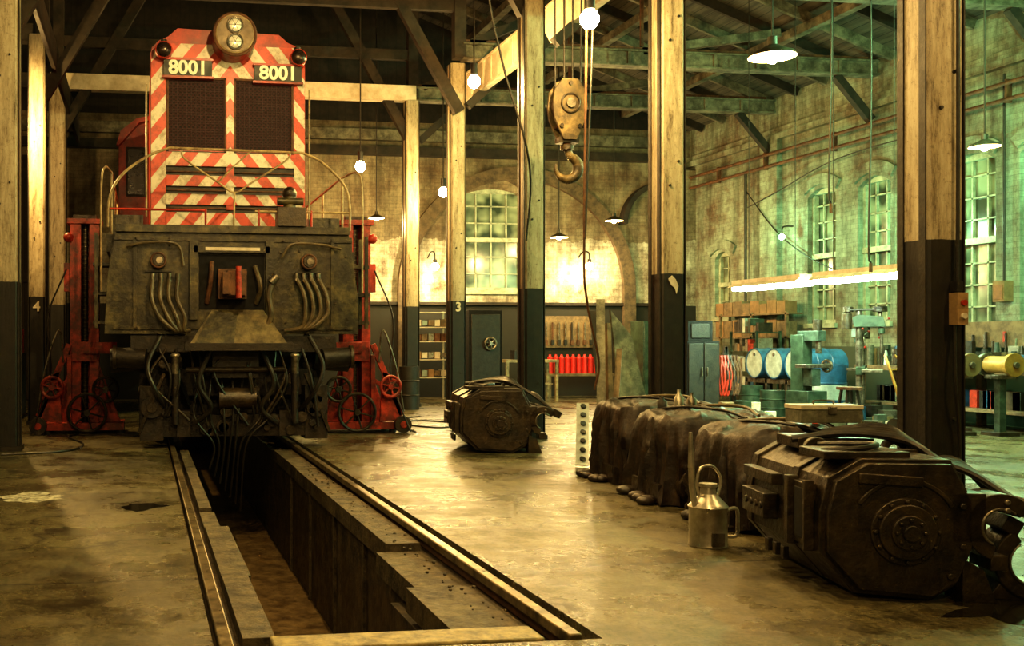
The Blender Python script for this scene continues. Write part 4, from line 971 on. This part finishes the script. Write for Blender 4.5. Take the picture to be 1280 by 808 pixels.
for x in (11.5, 12.2): rk.bx(x-0.03, x+0.03, 16.65, 18.57, 0.52, 0.60, STEEL)
rk.done()
for yy in (17.0, 17.61, 18.22): drum('oil_drum', 12.28, yy, 0.885, BLUE, 0.28, 0.86, True, DRW)
drum('oil_drum', 11.35, 15.95, 0, BLUE, 0.27, 0.9, False, BLUE, DRW); drum('oil_drum', 10.45, 18.3, 0, ORG, 0.27, 0.85, False, RUST)
drum('oil_drum', 10.85, 17.4, 0, GRN, 0.2, 0.5); drum('oil_drum', 10.75, 16.6, 0, GRN, 0.2, 0.45, top=DRW)
drum('waste_bin', 5.0, 19.3, 0, BLK, 0.19, 0.82)
cab = MB('steel_cabinet', (9.5, 16.9, 0)); cab.bx(-0.3, 0.3, -0.25, 0.25, 0.06, 1.3, VOID); cab.bx(-0.28, -0.01, -0.27, -0.25, 0.1, 1.26, BLK); cab.bx(0.01, 0.28, -0.27, -0.25, 0.1, 1.26, BLK)
cab.bx(-0.26, 0.2, -0.2, 0.2, 1.3, 1.65, VOID); cab.bx(-0.2, 0.14, -0.215, -0.2, 1.35, 1.6, BLK)
for s_ in (-1, 1): cab.cyl((s_*0.05, -0.3, 0.7), (s_*0.05, -0.3, 0.85), 0.012, STEEL); cab.bx(s_*.26-.03, s_*.26+.03, -.22, .22, 0, .06, BLK)
cab.done(0.008)
hr = MB('welding_hose_stand', (10.12, 17.0, 0)); hr.bx(-0.22, 0.22, -0.05, 0.05, 0, 0.06, RED)
hr.beam((-0.2, 0, 0.03), (0, 0, 1.2), 0.05, 0.05, BLK); hr.beam((0.2, 0, 0.03), (0, 0, 1.2), 0.05, 0.05, BLK)
for i in range(6):
    x = -0.16+i*0.06; hr.tube([(x, -0.05, 1.05), (x-0.05, -0.12, 0.7), (x, -0.12, 0.35), (x+0.08, -0.12, 0.7), (x+0.03, -0.05, 1.05)], 0.02, random.choice([RED, RUST, RUB]))
hr.done()
gc = MB('gas_cylinder', (9.95, 18.6, 0)); gc.lathe((0, 0, 0), [(0.001, 0), (0.11, 0), (0.11, 1.0), (0.09, 1.12), (0.035, 1.2), (0.035, 1.3), (0.001, 1.3)], RED); gc.done()
sh = MB('wall_shelf'); sh.bx(XR-0.45, XR-0.13, 19.0, 21.6, 1.36, 1.40, WOOD); sh.bx(XR-0.45, XR-0.13, 19.0, 21.6, 1.84, 1.87, WOOD)
for yy in (19.1, 20.3, 21.5): sh.bx(XR-0.45, XR-0.40, yy-.03, yy+.03, 0, 1.9, WOOD)
y = 19.15
while y < 21.4:
    s_ = random.uniform(0.2, 0.36)
    sh.box((XR-0.29, y+s_/2, 1.40+s_*0.5), (0.26, s_-0.02, s_), random.choice([CARD, CARD, WOOD])); sh.box((XR-0.29, y+s_/2, 1.87+s_*0.4), (0.26, s_-0.02, s_*0.8), random.choice([CARD, CARD, WOOD])); y += s_
sh.done()
for k, y in enumerate((12.55, 13.15, 14.2)):
    e = MB('wall_junction_box', (XR, y, 0)); z = 1.9
    e.bx(-0.16, -0.002, -0.11, 0.11, z, z+0.32, CARD); e.bx(-0.17, -0.16, -0.08, 0.08, z+.04, z+.26, ORG); e.cyl((-0.06, 0, z+0.32), (-0.06, 0, 5.4), 0.018, BLK); e.done()
pp = MB('wall_conduit')
for z in (4.95, 5.2): pp.cyl((XR-0.2, 6, z), (XR-0.2, 23.2, z), 0.035, RUST)
for yy in (8, 11, 14, 16.0, 18, 20.2, 22): pp.bx(XR-0.22, XR-0.125, yy-0.02, yy+0.02, 4.9, 5.26, RUST)
pp.cyl((XR-0.2, 15.95, 1.2), (XR-0.2, 15.95, 4.95), 0.03, RUST); pp.cyl((XR-0.2, 20.9, 1.9), (XR-0.2, 20.9, 4.95), 0.03, BLK)
pp.tube([(XR-0.15, 21, 4.6), (XR-0.15, 19.9, 3.6), (XR-0.15, 18.9, 3.0), (XR-0.15, 17.9, 2.6)], 0.012, BLK); pp.tube([(XR-0.15, 20.9, 4.2), (XR-.15, 19.8, 4.4), (XR-.15, 17.9, 4.75), (XR-.15, 15.2, 4.8)], 0.012, BLK)
pp.done()
for (x, y, z0) in ((8.9, 12.5, 3.1), (8.3, 15.5, 3.0), (9.7, 12.8, 2.35)):
    c_ = MB('hanging_cable'); c_.tube([(x, y, roofz(x)-0.1), (x+0.04, y, (roofz(x)+z0)/2), (x, y, z0+0.3), (x+0.03, y, z0)], 0.013, BLK); c_.cyl((x+.03, y, z0-.12), (x+.03, y, z0), 0.022, RUST); c_.done()
def grinder(x, y, m):
    g = MB('pedestal_grinder', (x, y, 0)); g.bx(-0.16, 0.16, -0.16, 0.16, 0, 0.05, BLKM); g.box((0, 0, 0.42), (0.10, 0.10, 0.76), TEAL); g.bx(-0.14, 0.14, -0.12, 0.12, 0.78, 0.83, STEEL)
    g.cyl((0, -0.18, 0.97), (0, 0.18, 0.97), 0.12, m, n=24); g.cyl((0, -0.25, 0.97), (0, -0.2, 0.97), 0.16, m, n=28); g.cyl((0, 0.2, 0.97), (0, 0.25, 0.97), 0.16, STEEL, n=28)
    g.cyl((0, -0.29, 0.97), (0, -0.25, 0.97), 0.04, STEEL); g.done(0.004)
grinder(11.62, 12.72, YEL); grinder(11.12, 12.9, mat('grinder_tan', (0.20, 0.13, 0.06)))
ht = MB('hand_truck', (10.35, 12.9, 0), 0.3)
for s_ in (-1, 1):
    ht.tube([(s_*0.16, -0.1, 0.1), (s_*0.16, 0.0, 0.5), (s_*0.16, 0.15, 0.95), (s_*0.1, 0.25, 1.1)], 0.018, YEL); ht.cyl((s_*0.17, 0.02, 0.12), (s_*0.23, 0.02, 0.12), 0.12, BLK)
for z, y in ((0.3, -0.05), (0.6, 0.04), (0.9, 0.13)): ht.cyl((-0.16, y, z), (0.16, y, z), 0.014, YEL)
ht.bx(-0.2, 0.2, -0.3, -0.05, 0.0, 0.02, YEL); ht.done()
ws = MB('work_stool', (10.0, 13.6, 0))
for a in range(4): ws.beam((0.2*math.cos(a*pi/2+.7), 0.2*math.sin(a*pi/2+.7), 0), (0.1*math.cos(a*pi/2+.7), 0.1*math.sin(a*pi/2+.7), 0.6), 0.03, 0.03, BLK)
ws.cyl((0, 0, 0.6), (0, 0, 0.64), 0.17, RUST); ws.ring((0, 0, 0.25), (0, 0, 1), 0.16, 0.01, BLK); ws.done()
fm = MB('floor_scrap_machine_parts')
for i in range(44):
    x = random.uniform(9.4, 11.9); y = random.uniform(13.2, 16.4)
    if (abs(x-10.7) < .5 and abs(y-14.2) < .5): continue
    h = random.uniform(.05, .35)
    if i % 3: fm.box((x, y, h/2), (random.uniform(.1, .3), random.uniform(.1, .3), h), random.choice(cols), (0, 0, random.random()*3))
    else: fm.cyl((x, y, 0), (x, y, h), random.uniform(.05, .14), random.choice(cols))
fm.done()

# ------------------------------------------------------------------ back area
sf = MB('black_safe', (7.05, 21.2, 0))
sf.bx(-0.36, 0.36, -0.3, 0.3, 0.1, 1.95, VOID); sf.bx(-0.31, 0.31, -0.33, -0.3, 0.2, 1.86, BLK); spoked(sf, (0.08, -0.39, 1.25), 0.12, STEEL)
for s_ in (-1, 1):
    for t_ in (-1, 1): sf.cyl((s_*0.28, t_*0.22, 0), (s_*0.28, t_*0.22, 0.1), 0.05, STEEL)
sf.done(0.015)
sl = MB('parts_shelf', (6.25, 22.6, 0))
for z in (0.5, 0.9, 1.3, 1.62, 1.95): sl.bx(-0.45, 0.45, -0.2, 0.2, z-0.02, z, WHT)
for s_ in (-1, 1):
    for t_ in (-1, 1): sl.bx(s_*0.44-.02, s_*0.44+.02, t_*0.18-.02, t_*0.18+.02, 0, 1.97, WHT)
for z in (0.5, 0.9, 1.3, 1.62):
    for i in range(6): sl.box((-0.36+i*0.145, 0, z+0.09), (0.12, 0.25, random.uniform(.1, .18)), random.choice([WHT, CARD, RUST, WOOD, GALV]))
sl.done()
tk = MB('tool_board', (9.9, YB-0.03, 0)); tk.bx(-0.75, 0.75, -0.05, 0, 1.15, 1.9, WOOD)
for i in range(9):
    x = -0.65+i*0.16; tk.cyl((x, -0.09, 1.3), (x, -0.09, 1.75), 0.018, random.choice([STEEL, RUST, BLK])); tk.box((x, -0.09, 1.28), (0.07, 0.05, 0.12), random.choice([STEEL, RUST, BLK]))
tk.done()
cs = MB('red_canisters_on_bench', (9.95, 22.9, 0)); cs.bx(-0.8, 0.8, -0.2, 0.25, 0.50, 0.56, WOOD)
for s_ in (-1, 1):
    for t_ in (-0.15, 0.2): cs.bx(s_*.75-.03, s_*.75+.03, t_-.03, t_+.03, 0, 0.5, WOOD)
for i in range(11): cs.lathe((-0.70+i*0.14, -0.05, 0.56), [(0.001, 0), (0.062, 0), (0.062, 0.36), (0.03, 0.40), (0.025, 0.44), (0.001, 0.44)], CANR, 14)
cs.done()
tbn = MB('work_table', (8.35, 21.9, 0)); tbn.bx(-0.6, 0.6, -0.3, 0.3, 0.84, 0.90, CREAM)
for s_ in (-1, 1):
    for t_ in (-1, 1): tbn.bx(s_*.56-.03, s_*.56+.03, t_*.26-.03, t_*.26+.03, 0, 0.84, CREAM)
tbn.bx(-0.5, 0.5, -0.2, 0.2, 0.35, 0.38, CREAM); tbn.box((-0.2, 0, 1.0), (0.3, 0.25, 0.2), BLK); tbn.done()
ck = MB('storage_locker', (11.3, 21.9, 0)); ck.bx(-0.4, 0.4, -0.3, 0.3, 0.05, 1.75, GRN); ck.bx(-0.38, -0.01, -0.32, -0.3, 0.1, 1.7, GRN); ck.bx(0.01, 0.38, -0.32, -0.3, 0.1, 1.7, GRN); ck.bx(-.4, .4, -.28, .28, 0, .05, BLK); ck.cyl((0.05, -0.34, .9), (0.05, -0.34, 1.05), .012, STEEL); ck.done(0.006)
rc = MB('red_tool_cabinet', (-2.45, 18.0, 0)); rc.bx(-0.45, 0.45, -0.3, 0.3, 0.08, 1.1, BLK); rc.bx(-0.42, 0.42, -0.28, 0.28, 1.1, 1.5, RED)
for i in range(3): rc.bx(-0.38, 0.38, -0.3, -0.28, 1.14+i*0.12, 1.23+i*0.12, RED); rc.bx(-0.1, 0.1, -0.32, -0.3, 1.18+i*0.12, 1.2+i*0.12, STEEL)
for s_ in (-1, 1): rc.cyl((s_*.35, -0.2, 0.04), (s_*.35, 0.2, 0.04), .04, BLK)
rc.done(0.006)

# ------------------------------------------------------------------ world, camera
w = bpy.data.worlds.new('World'); sc.world = w; w.use_nodes = True
w.node_tree.nodes['Background'].inputs[0].default_value = (0.02, 0.02, 0.02, 1); w.node_tree.nodes['Background'].inputs[1].default_value = 0.3
cam = bpy.data.cameras.new('camera'); co = bpy.data.objects.new('camera', cam); sc.collection.objects.link(co)
co.location = (0, 0, 1.28); co.rotation_euler = (pi/2, 0, -math.radians(8.31))
cam.sensor_width = 36; cam.lens = 36*1300/1280; cam.shift_x = 0.211; cam.shift_y = 0.01875; cam.clip_start = 0.05
sc.camera = co
try: sc.view_settings.view_transform = 'Standard'
except Exception: pass
for lk in ('Medium High Contrast', 'High Contrast', 'None'):
    try:
        sc.view_settings.look = lk; print('LOOK', lk); break
    except Exception: pass
